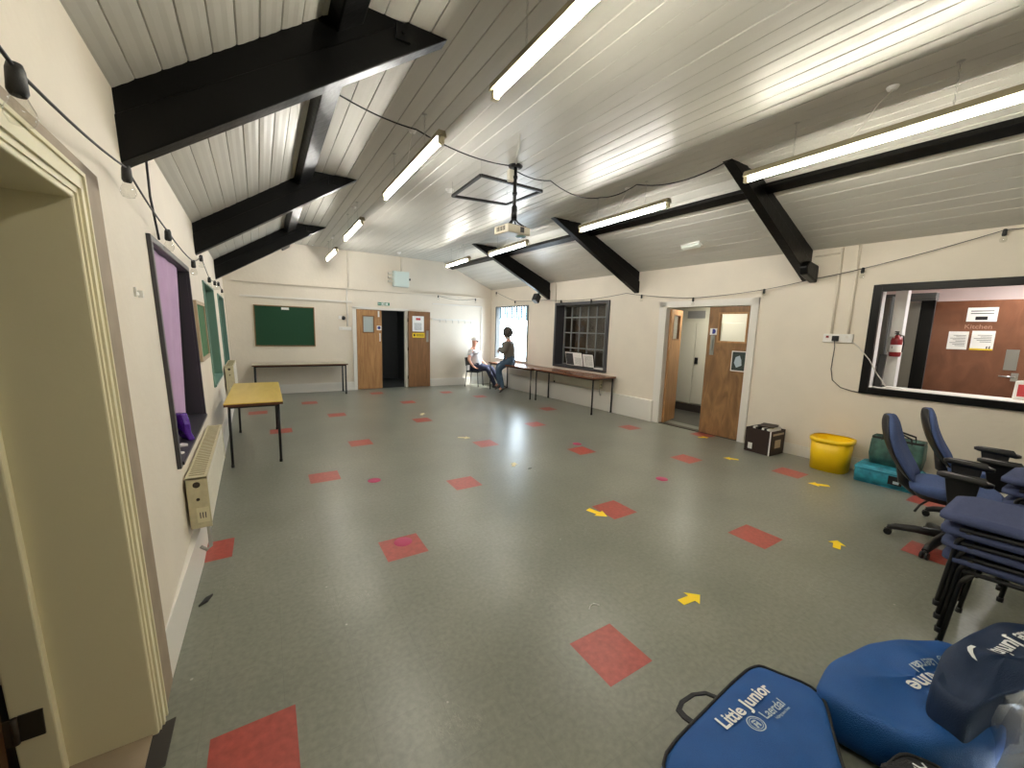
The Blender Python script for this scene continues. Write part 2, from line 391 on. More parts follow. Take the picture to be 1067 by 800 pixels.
# boarded ceiling: V-grooved boards running the length of the hall
def boards(a, b, n, out, g=.011, dp=.009):
    # returns cross-section points from a to b (2D x,z) with grooves pushed along out
    pts = []; a = Vector(a); b = Vector(b); d = (b-a); L = d.length; e = d/L; o = Vector(out).normalized()
    for k in range(n):
        s0, s1 = L*k/n, L*(k+1)/n; j0, j1 = BR.uniform(0, .0035), BR.uniform(0, .0035)
        pts += [a+e*(s0+g/2)+o*(j0-.008), a+e*((s0+s1)/2)+o*((j0+j1)/2-.0092), a+e*(s1-g/2)+o*(j1-.008), a+e*s1+o*(dp-.008)]
    return pts
ce = MB()
ys = [YF, 11.05]
def section(y):
    A = Vector((PL(y, LE).x-.02, 0, LE-.014)); B = Vector((FXL, 0, ZF)); C = Vector((FXR(y), 0, ZF)); D = Vector((PR(y, RE).x+.02, 0, RE-.008))
    return [A]+boards(A, B, 11, (-.57, 0, .82))+boards(B, C, 30, (0, 0, 1))+boards(C, D, 11, (.4, 0, .9))
secs = []
for y in ys:
    BR = random.Random(11); secs.append([Vector((p.x, y, p.z)) for p in section(y)])
sa, sb = secs
for k in range(len(sa)-1): ce.face([sa[k], sa[k+1], sb[k+1], sb[k]])
o = struct('ceiling', ce, 'ceil')

# ------------------------------------------------------------------ roof timbers
def beam_left(y, n, lab):
    xw = PL(y, 2.6).x-.02
    r = sempty('trim_%d' % n, lab, 'roof beam', (xw, y, 2.6)); c = Vector((xw, y, 2.6))
    sl = lambda x: LE+(ZF-LE)*(x-PL(y, LE).x)/(FXL-PL(y, LE).x)
    up = [(xw, y, sl(xw)+.0), (FXL, y, ZF), (.88, y, ZF), (xw, y, 2.62)]
    lo = [(xw, y-.02, 2.64), (.86, y-.02, ZF-.0), (1.13, y-.02, ZF), (xw, y-.02, 2.42)]
    obj('upper_plank', MB().prism(rel(up, c), (0, .07, 0)), 'black', r, bevel=.006)
    obj('lower_plank', MB().prism(rel(lo, c), (0, .11, 0)), 'black', r, bevel=.006)
    bt = MB(); bt.box(Vector((.82, y-.032, ZF-.09))-c, (.09, .02, .09)); bt.tube([Vector((.82, y-.055, ZF-.09))-c, Vector((.82, y-.03, ZF-.09))-c], .014)
    obj('bolt_plate', bt, 'black', r)
    return r
def beam_right(y, n, lab):
    xw = PR(y, 2.6).x+.02; fx = FXR(y)
    r = sempty('trim_%d' % n, lab, 'roof beam', (xw, y, 2.6)); c = Vector((xw, y, 2.6))
    sl = lambda x: ZF-(ZF-RE)*(x-fx)/(PR(y, RE).x-fx)
    up = [(xw, y, sl(xw)), (fx, y, ZF), (fx-.35, y, ZF), (xw, y, 2.7)]
    lo = [(xw, y-.02, 2.73), (fx-.28, y-.02, ZF), (fx-.60, y-.02, ZF), (xw, y-.02, 2.5)]
    obj('upper_plank', MB().prism(rel(up, c), (0, .07, 0)), 'black', r, bevel=.006)
    obj('lower_plank', MB().prism(rel(lo, c), (0, .11, 0)), 'black', r, bevel=.006)
    return r
beam_left(2.74, 1, 'black roof beam nearest the panelled doorway on the left')
beam_left(5.78, 2, 'black roof beam over the small green board, middle of the left three')
beam_left(8.83, 3, 'black roof beam nearest the back wall on the left side')
b4 = beam_right(2.64, 4, 'black roof beam above the kitchen hatch with a rounded foot')
obj('foot', MB().prism(rel([(6.53, 2.53, 2.47), (6.2, 2.53, 2.56), (6.17, 2.53, 2.66), (6.25, 2.53, 2.74), (6.53, 2.53, 2.7)], b4.location), (0, .1, 0)), 'black', b4, bevel=.02)
beam_right(5.53, 5, 'black roof beam between the double doors and the gridded window')
beam_right(8.25, 6, 'black roof beam by the bright far window on the right')
# purlins
def purlin(name, pa, pb, along_slope, n, lab):
    # box lying on the slope: along_slope = half-width vector, n = depth vector
    w = Vector(along_slope); n = Vector(n); a, b = Vector(pa), Vector(pb)
    mb = MB().hexa([a-w-rel0, a+w-rel0, b+w-rel0, b-w-rel0, a-w+n-rel0, a+w+n-rel0, b+w+n-rel0, b-w+n-rel0])
    o = struct(name, mb, 'black', bevel=.008); o['label'] = lab; o['category'] = 'purlin'; return o
rel0 = Vector((0, 0, 0))
m_ = Vector((.46, 0, LE+(ZF-LE)*(.46-PL(5, LE).x)/(FXL-PL(5, LE).x)))
purlin('trim_7', (.46, YF, m_.z), (.46, YB, m_.z), (.075, 0, .052), (.057, 0, -.082), 'long black purlin running along the left roof slope')
zr = ZF-(ZF-RE)*.25/1.55
purlin('trim_8', (FXR(YF)+.25, YF, zr), (FXR(YB)+.25, YB, zr), (.06, 0, -.026), (-.03, 0, -.062), 'long black purlin running along the right roof slope')

# ------------------------------------------------------------------ door_1: deep panelled doorway at the left edge
d1 = sempty('door_1', 'cream doorway with moulded architrave at the left edge', 'door', (-.5, 1.5, 0)); c1 = d1.location
def o_rel(mb, c):
    for v in mb.v: v -= c
    return mb
ar = MB()
for w0, w1, dd in ((0, .02, .006), (.02, .045, .014), (.045, .072, .009), (.072, .085, .016)):
    slab(ar, PL, 1.96+w0, 1.96+w1, 0, 2.105+w1, -.005, dd); slab(ar, PL, .95-w1, .95-w0, 0, 2.105+w1, -.005, dd)
    slab(ar, PL, .95-w1, 1.96+w1, 2.105+w0, 2.105+w1, -.005, dd)
obj('architrave', o_rel(ar, c1), 'cream', d1, bevel=.006)
bk = MB(); slab(bk, PL, 2.04, 2.24, 0, 2.235, -.005, .006); slab(bk, PL, .8, 2.24, 2.185, 2.235, -.005, .006)
obj('backing_board', o_rel(bk, c1), 'board_brown', d1)
jb = MB()
slab(jb, PL, 1.945, 1.97, 0, 2.105, -.36, 0); slab(jb, PL, .93, .965, 0, 2.105, -.36, 0); slab(jb, PL, .95, 1.96, 2.085, 2.115, -.36, 0)
slab(jb, PL, 1.915, 1.95, 0, 2.085, -.36, -.255); slab(jb, PL, .96, 1.0, 0, 2.10, -.36, -.255); slab(jb, PL, .95, 1.95, 2.05, 2.09, -.36, -.255)
obj('jamb_lining', o_rel(jb, c1), 'cream', d1, bevel=.006)
lf = MB(); A = PL(1.975, 0, -.36)
lf.box((A.x-.42, 1.885, 1.04), (.8, .045, 2.04))
leaf = obj('door_leaf', o_rel(lf, c1), 'brown', d1, bevel=.004)
for z in (.26, 1.75):
    hg = MB(); p = PL(1.91, z, -.31); hg.box((p.x, 1.912, z), (.06, .006, .1)); hg.box((p.x-.07, 1.906, z), (.07, .008, .1)); hg.tube([(p.x-.036, 1.904, z-.05), (p.x-.036, 1.904, z+.05)], .009)
    obj('hinge', o_rel(hg, c1), 'darkmetal', d1)
sp = MB(); p = PL(1.945, 1.04, -.30); sp.box((p.x-.03, 1.912, 1.07), (.045, .006, .1)); sp.box((p.x-.02, 1.908, .95), (.035, .012, .06)); sp.tube([(p.x-.09, 1.886, .945), (p.x-.01, 1.898, .95)], .008)
obj('strike_plate', o_rel(sp, c1), 'darkmetal', d1)
th = MB(); slab(th, PL, .95, 1.96, -.005, .012, -.36, -.02); obj('threshold', o_rel(th, c1), 'board_brown', d1)
# little room behind that doorway
lb = MB(); x0 = -2.4
Q = lambda y, z: tuple(PL(y, z, -.005))
lb.face([(x0, .2, 2.5), (x0, 2.6, 2.5), (x0, 2.6, -.03), (x0, .2, -.03)]).face([(x0, .2, -.03), Q(.2, -.03), Q(.2, 2.5), (x0, .2, 2.5)]).face([(x0, 2.6, -.03), Q(2.6, -.03), Q(2.6, 2.5), (x0, 2.6, 2.5)]).face([(x0, .2, 2.5), Q(.2, 2.5), Q(2.6, 2.5), (x0, 2.6, 2.5)])
struct('wall_side_room', lb, 'wall')
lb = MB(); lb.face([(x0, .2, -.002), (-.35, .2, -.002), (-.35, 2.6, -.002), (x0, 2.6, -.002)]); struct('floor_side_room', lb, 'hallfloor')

# ------------------------------------------------------------------ left wall windows
def recess_window(name, P, W, dep, fw, proud, fm, lab, sillm, low=True):
    u0, u1, z0, z1 = W
    r = sempty(name, lab, 'window', P((u0+u1)/2, z0)); c = r.location
    fr = MB(); ring(fr, P, u0-fw, u1+fw, z0-fw*.6, z1+fw, fw, -.01, proud, wb=fw*.6)
    obj('frame', o_rel(fr, c), fm, r, bevel=.004)
    rv = MB(); e = .004
    slab(rv, P, u0, u0+e, z0, z1, -dep, 0); slab(rv, P, u1-e, u1, z0, z1, -dep, 0); slab(rv, P, u0, u1, z1-e, z1, -dep, 0)
    obj('reveal', o_rel(rv, c), fm, r)
    si = MB(); slab(si, P, u0, u1, z0-.01, z0+.012, -dep, proud+.01); obj('sill', o_rel(si, c), sillm, r)
    return r, c
r, c = recess_window('window_1', PL, W1, .24, .04, .022, 'grey_fr', 'dark framed window hung with purple cloth above the radiator', 'grey_fr')
u0, u1, z0, z1 = W1
bl = MB(); N = 40; ue = u0+(u1-u0)*.78
for k in range(N):
    a, b = u0+(ue-u0)*k/N, u0+(ue-u0)*(k+1)/N
    f = lambda u: .004*math.sin(u*17)
    bl.face([PL(a, z0+.01, f(a)-.085), PL(b, z0+.01, f(b)-.085), PL(b, z1-.01, f(b)-.02), PL(a, z1-.01, f(a)-.02)], True)
obj('purple_blind', o_rel(bl, c), 'purple', r)
bl = MB(); bl.face([PL(ue, z0+.01, -.085), PL(ue+.22, z0+.01, -.11), PL(ue+.22, z1-.01, -.05), PL(ue, z1-.01, -.02)]); obj('side_blind', o_rel(bl, c), 'purple_d', r)
bl = MB(); slab(bl, PL, u0, u1, z0, z1, -.26, -.235); obj('pane', o_rel(bl, c), 'purple_d', r)
for nm, W, lab in (('window_2', W2, 'green blinded window beyond the small green board'), ('window_3', W3, 'green blinded window nearest the far left corner')):
    r, c = recess_window(nm, PL, W, .2, .022, .016, 'green_rev', lab, 'green_rev')
    u0, u1, z0, z1 = W; bl = MB()
    for k in range(24):
        za, zb = z0+(z1-z0)*k/24, z0+(z1-z0)*(k+1)/24
        bl.face([PL(u0, za, -.17), PL(u1, za, -.17), PL(u1, zb, -.155), PL(u0, zb, -.155)])
    obj('green_blind', o_rel(bl, c), 'green_blind', r)
    bl = MB(); slab(bl, PL, u0, u1, z0, z1, -.21, -.195); obj('pane', o_rel(bl, c), 'green_blind', r)

mb = MB(); slab(mb, PL, 8.72, 10.35, .66, .70, -.0, .09); struct('trim_17', mb, 'white', bevel=.004)
# purple packet and white scraps on window_1's sill
pk = MB()
pc = PL(3.72, .812, -.03)
prof = [(-.05, 0), (.05, 0), (.058, .05), (.05, .12), (.056, .17), (.03, .2), (-.04, .21), (-.056, .13), (-.046, .06)]
pk.prism([Vector((-.035*math.sin(z*9), x*1.6, z)) for x, z in prof], (.045, .01, 0))
t = obj('wrapped_packet', pk, 'pfoil', bevel=.012); t.location = pc; t.rotation_euler = (0, 0, .5)
tag(t, 'shiny purple wrapped packet standing on the purple window sill', 'packet')
for i, (y, d, s, lab) in enumerate(((3.5, -.04, .05, 'small white scrap beside the purple packet on the sill'), (3.28, -.02, .05, 'white scrap at the near end of the purple window sill'))):
    sc = MB().prism([Vector(q) for q in ((0, 0, 0), (s, .01, 0), (s*.9, s*.8, 0), (.01, s*1.4, 0), (-.01, s*.5, 0))], (0, 0, .012))
    t = obj('paper_scrap', sc, 'paper'); t.location = PL(y, .8125, d); t.rotation_euler = (0, 0, i*.7); tag(t, lab, 'scrap')
# hook on the plain wall
hk = MB(); slab(hk, PL, 2.6, 2.69, 1.81, 1.825, 0, .006); slab(hk, PL, 2.6, 2.61, 1.8, 1.845, 0, .01); slab(hk, PL, 2.68, 2.69, 1.8, 1.835, 0, .02)
h = PL(2.6, 1.8); t = obj('wall_hook', o_rel(hk, h), 'paper'); t.location = h; tag(t, 'torn white paper strip stuck on the left wall before the purple window', 'scrap')

# small green notice board, left wall
def board(name, P, u0, u1, z0, z1, fw, fm, bm_, lab, extra=None):
    c = P((u0+u1)/2, (z0+z1)/2); t = thing(name, lab, 'notice board', c)
    mb = MB(); ring(mb, P, u0, u1, z0, z1, fw, .0, .025); obj('frame', o_rel(mb, c), fm, t, bevel=.003)
    mb = MB(); slab(mb, P, u0+fw*.8, u1-fw*.8, z0+fw*.8, z1-fw*.8, .0, .012); obj('baize_panel', o_rel(mb, c), bm_, t)
    return t, c
board('notice_board', PL, 5.0, 5.85, 1.29, 1.9, .035, 'paleframe', 'green_board2', 'small pale framed green notice board beside the purple window')
t, c = board('notice_board', PB, -.2, 1.07, 1.16, 2.12, .02, 'oak', 'green_board', 'large dark green notice board on the back wall')
mb = MB(); slab(mb, PB, .36, .52, 2.03, 2.085, .01, .016); obj('title_strip', o_rel(mb, c), 'paper', t)

# pipe boxing / baseboards
mb = MB(); mb.hexa([PL(2.235, 0, 0), PL(3.3, 0, 0), PL(3.3, 0, .04), PL(2.235, 0, .004), PL(2.235, .25, 0), PL(3.3, .25, 0), PL(3.3, .25, .04), PL(2.235, .25, .004)]); slab(mb, PL, 3.3, YB, 0, .25, 0, .04); struct('baseboard_left', mb, 'white', bevel=.006)
mb = MB(); slab(mb, PB, PL(YB, 0).x+.02, 2.0, 0, .2, 0, .025); slab(mb, PB, PL(YB, 0).x+.02, 2.0, .2, .225, 0, .012); slab(mb, PB, 4.06, 6.09, 0, .2, 0, .025); slab(mb, PB, 4.06, 6.09, .2, .225, 0, .012); struct('baseboard_back', mb, 'white')
mb = MB(); slab(mb, PR, 4.97, YB, 0, .42, 0, .07); struct('baseboard_right_boxing', mb, 'white', bevel=.006)
mb = MB(); slab(mb, PR, YF, 3.23, 0, .13, 0, .025); slab(mb, PR, YF, 3.23, .13, .155, 0, .012); struct('baseboard_right', mb, 'white')

# radiators
def radiator(P, u0, u1, z0, z1, d0, d1, lab, label_plate=False, valve=True, nearlow=True):
    c = P(u0, z0); t = thing('radiator', lab, 'radiator', c)
    mb = MB(); slab(mb, P, u0+.012, u1-.012, z0+.01, z1-.012, d1-.025, d1)
    n = int((u1-u0)/.07)
    for k in range(n):
        a = u0+.03+(u1-u0-.06)*k/n; slab(mb, P, a, a+.042, z0+.05, z1-.06, d1-.004, d1+.002)
    obj('front_panel', o_rel(mb, c), 'off', t, bevel=.004)
    mb = MB(); slab(mb, P, u0+.012, u1-.012, z0+.01, z1-.012, d0, d0+.02); obj('back_panel', o_rel(mb, c), 'off', t)
    for a, b in ((u0, u0+.012), (u1-.012, u1)):
        mb = MB(); slab(mb, P, a, b, z0, z1, d0, d1+.004); sp_ = obj('side_panel', o_rel(mb, c), 'rad_side', t, bevel=.003)
    mb = MB(); slab(mb, P, u0, u1, z1-.012, z1, d0, d1+.004); g = obj('top_grille', o_rel(mb, c), 'rad_side', t)
    m2 = MB(); k = u0+.05
    while k < u1-.05:
        slab(m2, P, k, k+.02, z1-.001, z1+.0015, d0+.015, d1-.012); k += .045
    obj('grille_slots', o_rel(m2, c), plain('tan_slot', (150, 140, 108), .7), g)  # slots drawn as flat strips in a darker tan than the top
    dm = (d0+d1)/2
    for q, rr in ((z1-.05, .02), (z1-.15, .01)):
        mb = MB(); mb.tube(rel([P(u0-.004, q, dm), P(u0+.004, q, dm)], c), rr, 12); obj('plug', mb, 'darkmetal', t)
    mb = MB(); slab(mb, P, u0-.006, u0+.002, z0+.04, z0+.14, d1-.07, d1-.005); lp = obj('valve_label', o_rel(mb, c), 'cream', t)
    mb = MB()
    for k in range(3): slab(mb, P, u0-.008, u0-.005, z0+.07, z0+.11, d1-.055+k*.014, d1-.05+k*.014)
    obj('label_mark', o_rel(mb, c), 'ink_dark', lp)
    mb = MB(); mb.tube(rel([P(u0+.02, z0+.02, d1-.02), P(u0+.02, z0-.06, d1-.02), P(u0+.0, z0-.14, d1-.02), P(u0-.02, z0-.15, d0+.07), P(u0-.02, z0-.12, d0+.04)], c), .011, 10)
    pp = obj('pipe', mb, 'chrome', t)
    return t
radiator(PL, 3.17, 4.78, .33, .68, .015, .125, 'long white radiator under the purple window')
radiator(PL, 8.2, 9.6, .45, .95, .02, .14, 'far white radiator behind the yellow topped table')
radiator(PR, 6.3, 7.85, .47, .74, .02, .1, 'pale radiator behind the long brown table')

# ------------------------------------------------------------------ back wall
d2 = sempty('door_2', 'pair of wood veneer doors in the back wall, right one open', 'door', (2.7, YB, 0)); c = d2.location
mb = MB(); slab(mb, PB, 1.96, 2.05, 0, 2.2, -.1, .03); slab(mb, PB, 1.96, 3.43, 2.14, 2.2, -.1, .03); slab(mb, PB, 3.34, 3.40, 0, 2.14, -.1, .02)
obj('door_frame', o_rel(mb, c), 'white', d2, bevel=.004)
mb = MB(); ring(mb, PB, 2.06, 2.70, .012, 2.13, .02, -.03, .012)
slab(mb, PB, 2.08, 2.22, .03, 2.11, -.03, .012); slab(mb, PB, 2.49, 2.68, .03, 2.11, -.03, .012); slab(mb, PB, 2.22, 2.49, .03, 1.54, -.03, .012); slab(mb, PB, 2.22, 2.49, 1.96, 2.11, -.03, .012)
lv = obj('door_leaf', o_rel(mb, c), 'dwood', d2)
mb = MB(); ring(mb, PB, 2.2, 2.51, 1.52, 1.98, .025, -.035, .018); obj('glazing_bead', o_rel(mb, c), 'dwood3', lv)
mb = MB(); slab(mb, PB, 2.22, 2.49, 1.54, 1.96, -.012, -.006); obj('glass', o_rel(mb, c), plain('frosted_reflect_glass', (178, 190, 190), .15), lv)  # frosted pane; the pale reflection is put into its colour
mb = MB(); slab(mb, PB, 2.635, 2.665, 1.3, 1.52, .012, .018); slab(mb, PB, 2.64, 2.66, 1.34, 1.48, .018, .04); obj('push_plate', o_rel(mb, c), 'white_pl', lv)
mb = MB(); slab(mb, PB, 2.57, 2.69, 1.6, 1.72, .012, .016)
sg = obj('sign_plate', o_rel(mb, c), 'paper', lv)
mb = MB(); mb.lathe([(0, .0), (.042, .0)], Vector((2.63, YB-.0175, 1.665))-c, 18, Matrix.Rotation(PI/2, 3, 'X')); obj('sign_disc', mb, 'bluesign', sg)
mb = MB(); slab(mb, PB, 2.6, 2.64, 1.95, 2.11, .012, .03); obj('bolt', o_rel(mb, c), 'white_pl', lv)
mb = MB(); slab(mb, PB, 3.42, 4.05, .012, 2.15, .028, .07); rv_ = obj('door_leaf', o_rel(mb, c), 'dwood3', d2, bevel=.002)
mb = MB(); slab(mb, PB, 3.93, 4.0, 1.3, 1.62, .07, .075); obj('push_plate', o_rel(mb, c), 'chrome', rv_)
for z in (.3, 1.1, 1.9):
    mb = MB(); mb.tube(rel([PB(3.405, z-.05, .06), PB(3.405, z+.05, .06)], c), .01); obj('hinge', mb, 'darkmetal', d2)
def notice(P, u0, u1, z0, z1, d, lab, lines=(), base='paper', cat='notice', name='paper_notice'):
    c = P(u0, z0, d); t = thing(name, lab, cat, c)
    mb = MB(); slab(mb, P, u0, u1, z0, z1, d, d+.004); obj('sheet', o_rel(mb, c), base, t)
    w, h = u1-u0, z1-z0
    for i, (a, b, e, f, m) in enumerate(lines):
        mb = MB(); slab(mb, P, u0+a*w, u0+b*w, z0+e*h, z0+f*h, d+.004, d+.0055); obj('print', o_rel(mb, c), m, t)
    return t
tl = [(.15, .8, .1+.06*k, .12+.06*k, 'ink_dark') for k in range(8)]
notice(PB, 3.53, 3.86, 1.59, 2.02, .0705, 'white notice with a red emblem on the open back door', tl+[(.3, .7, .74, .88, 'redink')])
notice(PB, 3.53, 3.88, 1.42, 1.55, .0705, 'yellow warning sign under the white notice on the back door', [(.3, .95, .3, .42, 'ink_black'), (.3, .95, .55, .67, 'ink_black'), (.08, .22, .25, .75, 'ink_black')], 'ysign', 'sign', 'warning_sign')
# dark lobby behind
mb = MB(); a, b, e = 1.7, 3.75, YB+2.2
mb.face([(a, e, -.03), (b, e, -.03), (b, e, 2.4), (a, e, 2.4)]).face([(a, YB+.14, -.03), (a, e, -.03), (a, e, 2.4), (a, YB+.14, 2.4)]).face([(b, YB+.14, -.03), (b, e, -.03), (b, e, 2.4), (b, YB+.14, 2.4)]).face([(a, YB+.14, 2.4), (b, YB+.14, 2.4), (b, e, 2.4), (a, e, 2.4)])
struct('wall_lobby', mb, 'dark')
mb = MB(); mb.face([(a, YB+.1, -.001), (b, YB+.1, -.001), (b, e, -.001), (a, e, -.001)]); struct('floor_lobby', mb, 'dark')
mb = MB().lathe([(.0, 0), (.1, 0), (.11, .3), (.08, .9), (.12, 1.15), (.09, 1.3), (.0, 1.34)], (2.95, YB+1.5, 0), 16); t = obj('covered_stand', mb, plain('grey_cover', (96, 96, 96), .8)); tag(t, 'dim grey covered stand inside the dark back lobby', 'stand')

# exit sign
t = thing('exit_sign', 'small green exit sign above the back doors', 'sign', PB(2.76, 2.25)); c = t.location
mb = MB(); slab(mb, PB, 2.6, 2.92, 2.26, 2.35, 0, .02); obj('backing', o_rel(mb, c), 'white_pl', t)
mb = MB(); slab(mb, PB, 2.605, 2.75, 2.265, 2.345, .02, .024); slab(mb, PB, 2.775, 2.915, 2.265, 2.345, .02, .024); obj('green_panel', o_rel(mb, c), 'gsign', t)
mb = MB(); slab(mb, PB, 2.70, 2.735, 2.275, 2.335, .024, .026); slab(mb, PB, 2.62, 2.68, 2.3, 2.315, .024, .026); mb.prism([PB(2.62, 2.285, .024), PB(2.62, 2.33, .024), PB(2.607, 2.307, .024)], (0, -.002, 0))
obj('arrow_pictogram', o_rel(mb, c), 'ink', t); mb = MB(); slab(mb, PB, 2.82, 2.87, 2.275, 2.335, .024, .026); mb.prism([PB(2.80, 2.28, .024), PB(2.815, 2.28, .024), PB(2.80, 2.33, .024), PB(2.785, 2.33, .024)], (0, -.002, 0)); obj('pictogram', o_rel(mb, c), 'ink', t)
# fuse box
t = thing('fuse_box', 'white fuse box high on the back wall gable', 'fuse box', PB(3.2, 2.8)); c = t.location
mb = MB(); slab(mb, PB, 3.0, 3.42, 2.79, 3.19, 0, .16); obj('enclosure', o_rel(mb, c), plain('pale_grey_steel', (214, 226, 222), .45), t, bevel=.008)
mb = MB(); slab(mb, PB, 3.02, 3.4, 2.81, 3.17, .16, .172); lid = obj('lid', o_rel(mb, c), plain('pale_grey_lid', (206, 222, 218), .45), t, bevel=.006)
mb = MB(); mb.tube(rel([PB(3.43, 3.0, .1), PB(3.47, 3.0, .1)], c), .03, 10); obj('switch_knob', mb, 'bplast', t)
for z in (2.9, 3.0, 3.1):
    mb = MB(); slab(mb, PB, 2.88, 3.0, z, z+.05, 0, .07); obj('cable_gland', o_rel(mb, c), 'white', t, bevel=.006)
def conduit(pts, r, lab, m='wall', name='conduit'):
    c = Vector(pts[0]); t = obj(name, MB().tube(rel(pts, c), r, 8), m); t.location = c; return tag(t, lab, 'conduit')
conduit([PB(3.24, 3.19, .03), PB(3.24, 3.59, .03)], .014, 'thin conduit rising from the fuse box to the ceiling')
conduit([PB(1.87, 2.66, .02), PB(1.87, 3.59, .02)], .016, 'thin vertical conduit on the gable left of the fuse box')
conduit([PB(1.83, 1.68, .02), PB(1.83, 2.62, .02)], .014, 'thin vertical conduit down to the switch left of the back doors', 'white')
# horizontal dado rails
mb = MB(); slab(mb, PB, -.6, 6.08, 2.625, 2.67, 0, .05); struct('trim_9', mb, 'wall')
mb = MB(); slab(mb, PB, -.45, 1.95, 2.29, 2.33, 0, .035); struct('trim_10', mb, 'white')
mb = MB(); slab(mb, PB, 5.72, 5.76, .22, 2.4, 0, .018); slab(mb, PB, 4.15, 5.76, 2.38, 2.41, 0, .018); struct('trim_11', mb, 'white')
# bell, switch
t = thing('door_bell', 'round black bell on the back wall left of the doors', 'bell', PB(1.74, 1.89)); c = t.location
mb = MB(); mb.lathe([(0, .045), (.03, .042), (.05, .02), (.052, 0)], Vector((0, 0, 0)), 16, Matrix.Rotation(PI/2, 3, 'X')); obj('gong', mb, 'bplast', t)
mb = MB(); slab(mb, PB, 1.62, 1.7, 1.86, 1.94, 0, .025); obj('backplate', o_rel(mb, c), 'white_pl', t)
t = thing('light_switch', 'white switch box below the bell beside the back doors', 'switch', PB(1.7, 1.6)); c = t.location
mb = MB(); slab(mb, PB, 1.62, 1.92, 1.58, 1.66, 0, .03); obj('box', o_rel(mb, c), 'white_pl', t, bevel=.004)
mb = MB(); slab(mb, PB, 1.67, 1.7, 1.6, 1.64, .03, .04); obj('rocker', o_rel(mb, c), 'white', t)
# coat hooks
t = thing('coat_rail', 'pale coat hook rail on the back wall beside the seated man', 'coat rail', PB(4.8, 1.92)); c = t.location
mb = MB(); slab(mb, PB, 4.12, 5.5, 1.93, 1.985, 0, .018); obj('rail', o_rel(mb, c), 'white', t)
for k in range(6):
    x = 4.35+.2*k; mb = MB().tube(rel([PB(x, 1.95, .018), PB(x, 1.93, .05), PB(x, 1.88, .055), PB(x, 1.87, .035)], c), .006, 6); obj('hook', mb, 'chrome', t)

# ------------------------------------------------------------------ right wall: door_3 with corridor
d3 = sempty('door_3', 'double doors in the right wall, left one standing open', 'door', PR(4.1, 0)); c = d3.location
mb = MB(); slab(mb, PR, D3[0]-.09, D3[0]+.02, 0, 2.31, -.1, .03); slab(mb, PR, D3[1]-.02, D3[1]+.13, 0, 2.31, -.1, .03); slab(mb, PR, D3[0]-.09, D3[1]+.13, 2.2, 2.31, -.1, .03); obj('door_frame', o_rel(mb, c), 'white', d3, bevel=.006)
u0, u1 = 3.37, 4.03
mb = MB(); slab(mb, PR, u0, 3.41, .012, 2.19, -.05, -.006); slab(mb, PR, 3.84, u1, .012, 2.19, -.05, -.006); slab(mb, PR, 3.41, 3.84, .012, 1.62, -.05, -.006); slab(mb, PR, 3.41, 3.84, 2.07, 2.19, -.05, -.006)
lv = obj('door_leaf', o_rel(mb, c), 'dwood2', d3)
mb = MB(); ring(mb, PR, 3.385, 3.865, 1.595, 2.095, .028, -.055, .002); obj('glazing_bead', o_rel(mb, c), 'dwood', lv)
mb = MB(); slab(mb, PR, 3.41, 3.84, 1.62, 2.07, -.03, -.024); obj('glass', o_rel(mb, c), 'glass', lv)
mb = MB(); slab(mb, PR, 3.9, 3.97, 1.38, 1.71, -.006, -.001); slab(mb, PR, 3.92, 3.95, 1.45, 1.64, -.001, .02); obj('push_plate', o_rel(mb, c), 'chrome', lv)
mb = MB(); slab(mb, PR, 3.875, 3.99, 1.72, 1.83, -.006, -.002); sg = obj('sign_plate', o_rel(mb, c), 'paper', lv)
mb = MB(); p = PR(3.933, 1.78, -.001); mb.lathe([(0, 0), (.042, 0)], p-c, 18, Matrix.Rotation(-PI/2, 3, 'Y')); obj('sign_disc', mb, 'bluesign', sg)
# open leaf swings into the corridor
a = PR(4.80, 0, -.06); b = Vector((7.05, 4.97, 0)); e = (b-a).normalized(); n = Vector((-e.y, e.x, 0))
def PO(u, z, d=0.): return a+e*u-n*d+Vector((0, 0, z))
mb = MB(); Lw = (b-a).length
slab(mb, PO, 0, .12, .012, 2.18, -.02, .022); slab(mb, PO, Lw-.12, Lw, .012, 2.18, -.02, .022); slab(mb, PO, .12, Lw-.12, .012, 1.62, -.02, .022); slab(mb, PO, .12, Lw-.12, 2.07, 2.18, -.02, .022)
lv = obj('door_leaf', o_rel(mb, c), 'dwood', d3)
mb = MB(); slab(mb, PO, .12, Lw-.12, 1.62, 2.07, -.003, .003); obj('glass', o_rel(mb, c), 'glass', lv)
mb = MB(); ring(mb, PO, .1, Lw-.1, 1.6, 2.09, .025, -.024, .026); obj('glazing_bead', o_rel(mb, c), 'dwood3', lv)
mb = MB(); slab(mb, PR, D3[0], D3[1], -.004, .008, -.14, -.0); obj('threshold', o_rel(mb, c), 'darkmetal', d3)
c2 = PR(3.35, 1.14, .0)
t = notice(PR, 3.36, 3.59, 1.14, 1.47, .0, 'charcoal poster with a pale shape on the closed double door leaf', [], 'paper', 'poster', 'poster'); c = t.location
mb = MB(); slab(mb, PR, 3.375, 3.575, 1.155, 1.455, .004, .006); obj('picture', o_rel(mb, c), 'poster', t)
mb = MB(); mb.prism([PR(u, z, .006) for u, z in ((3.42, 1.24), (3.5, 1.2), (3.54, 1.28), (3.52, 1.37), (3.46, 1.4), (3.43, 1.33))], (-.002, 0, 0)); obj('pale_shape', o_rel(mb, c), 'silver', t)
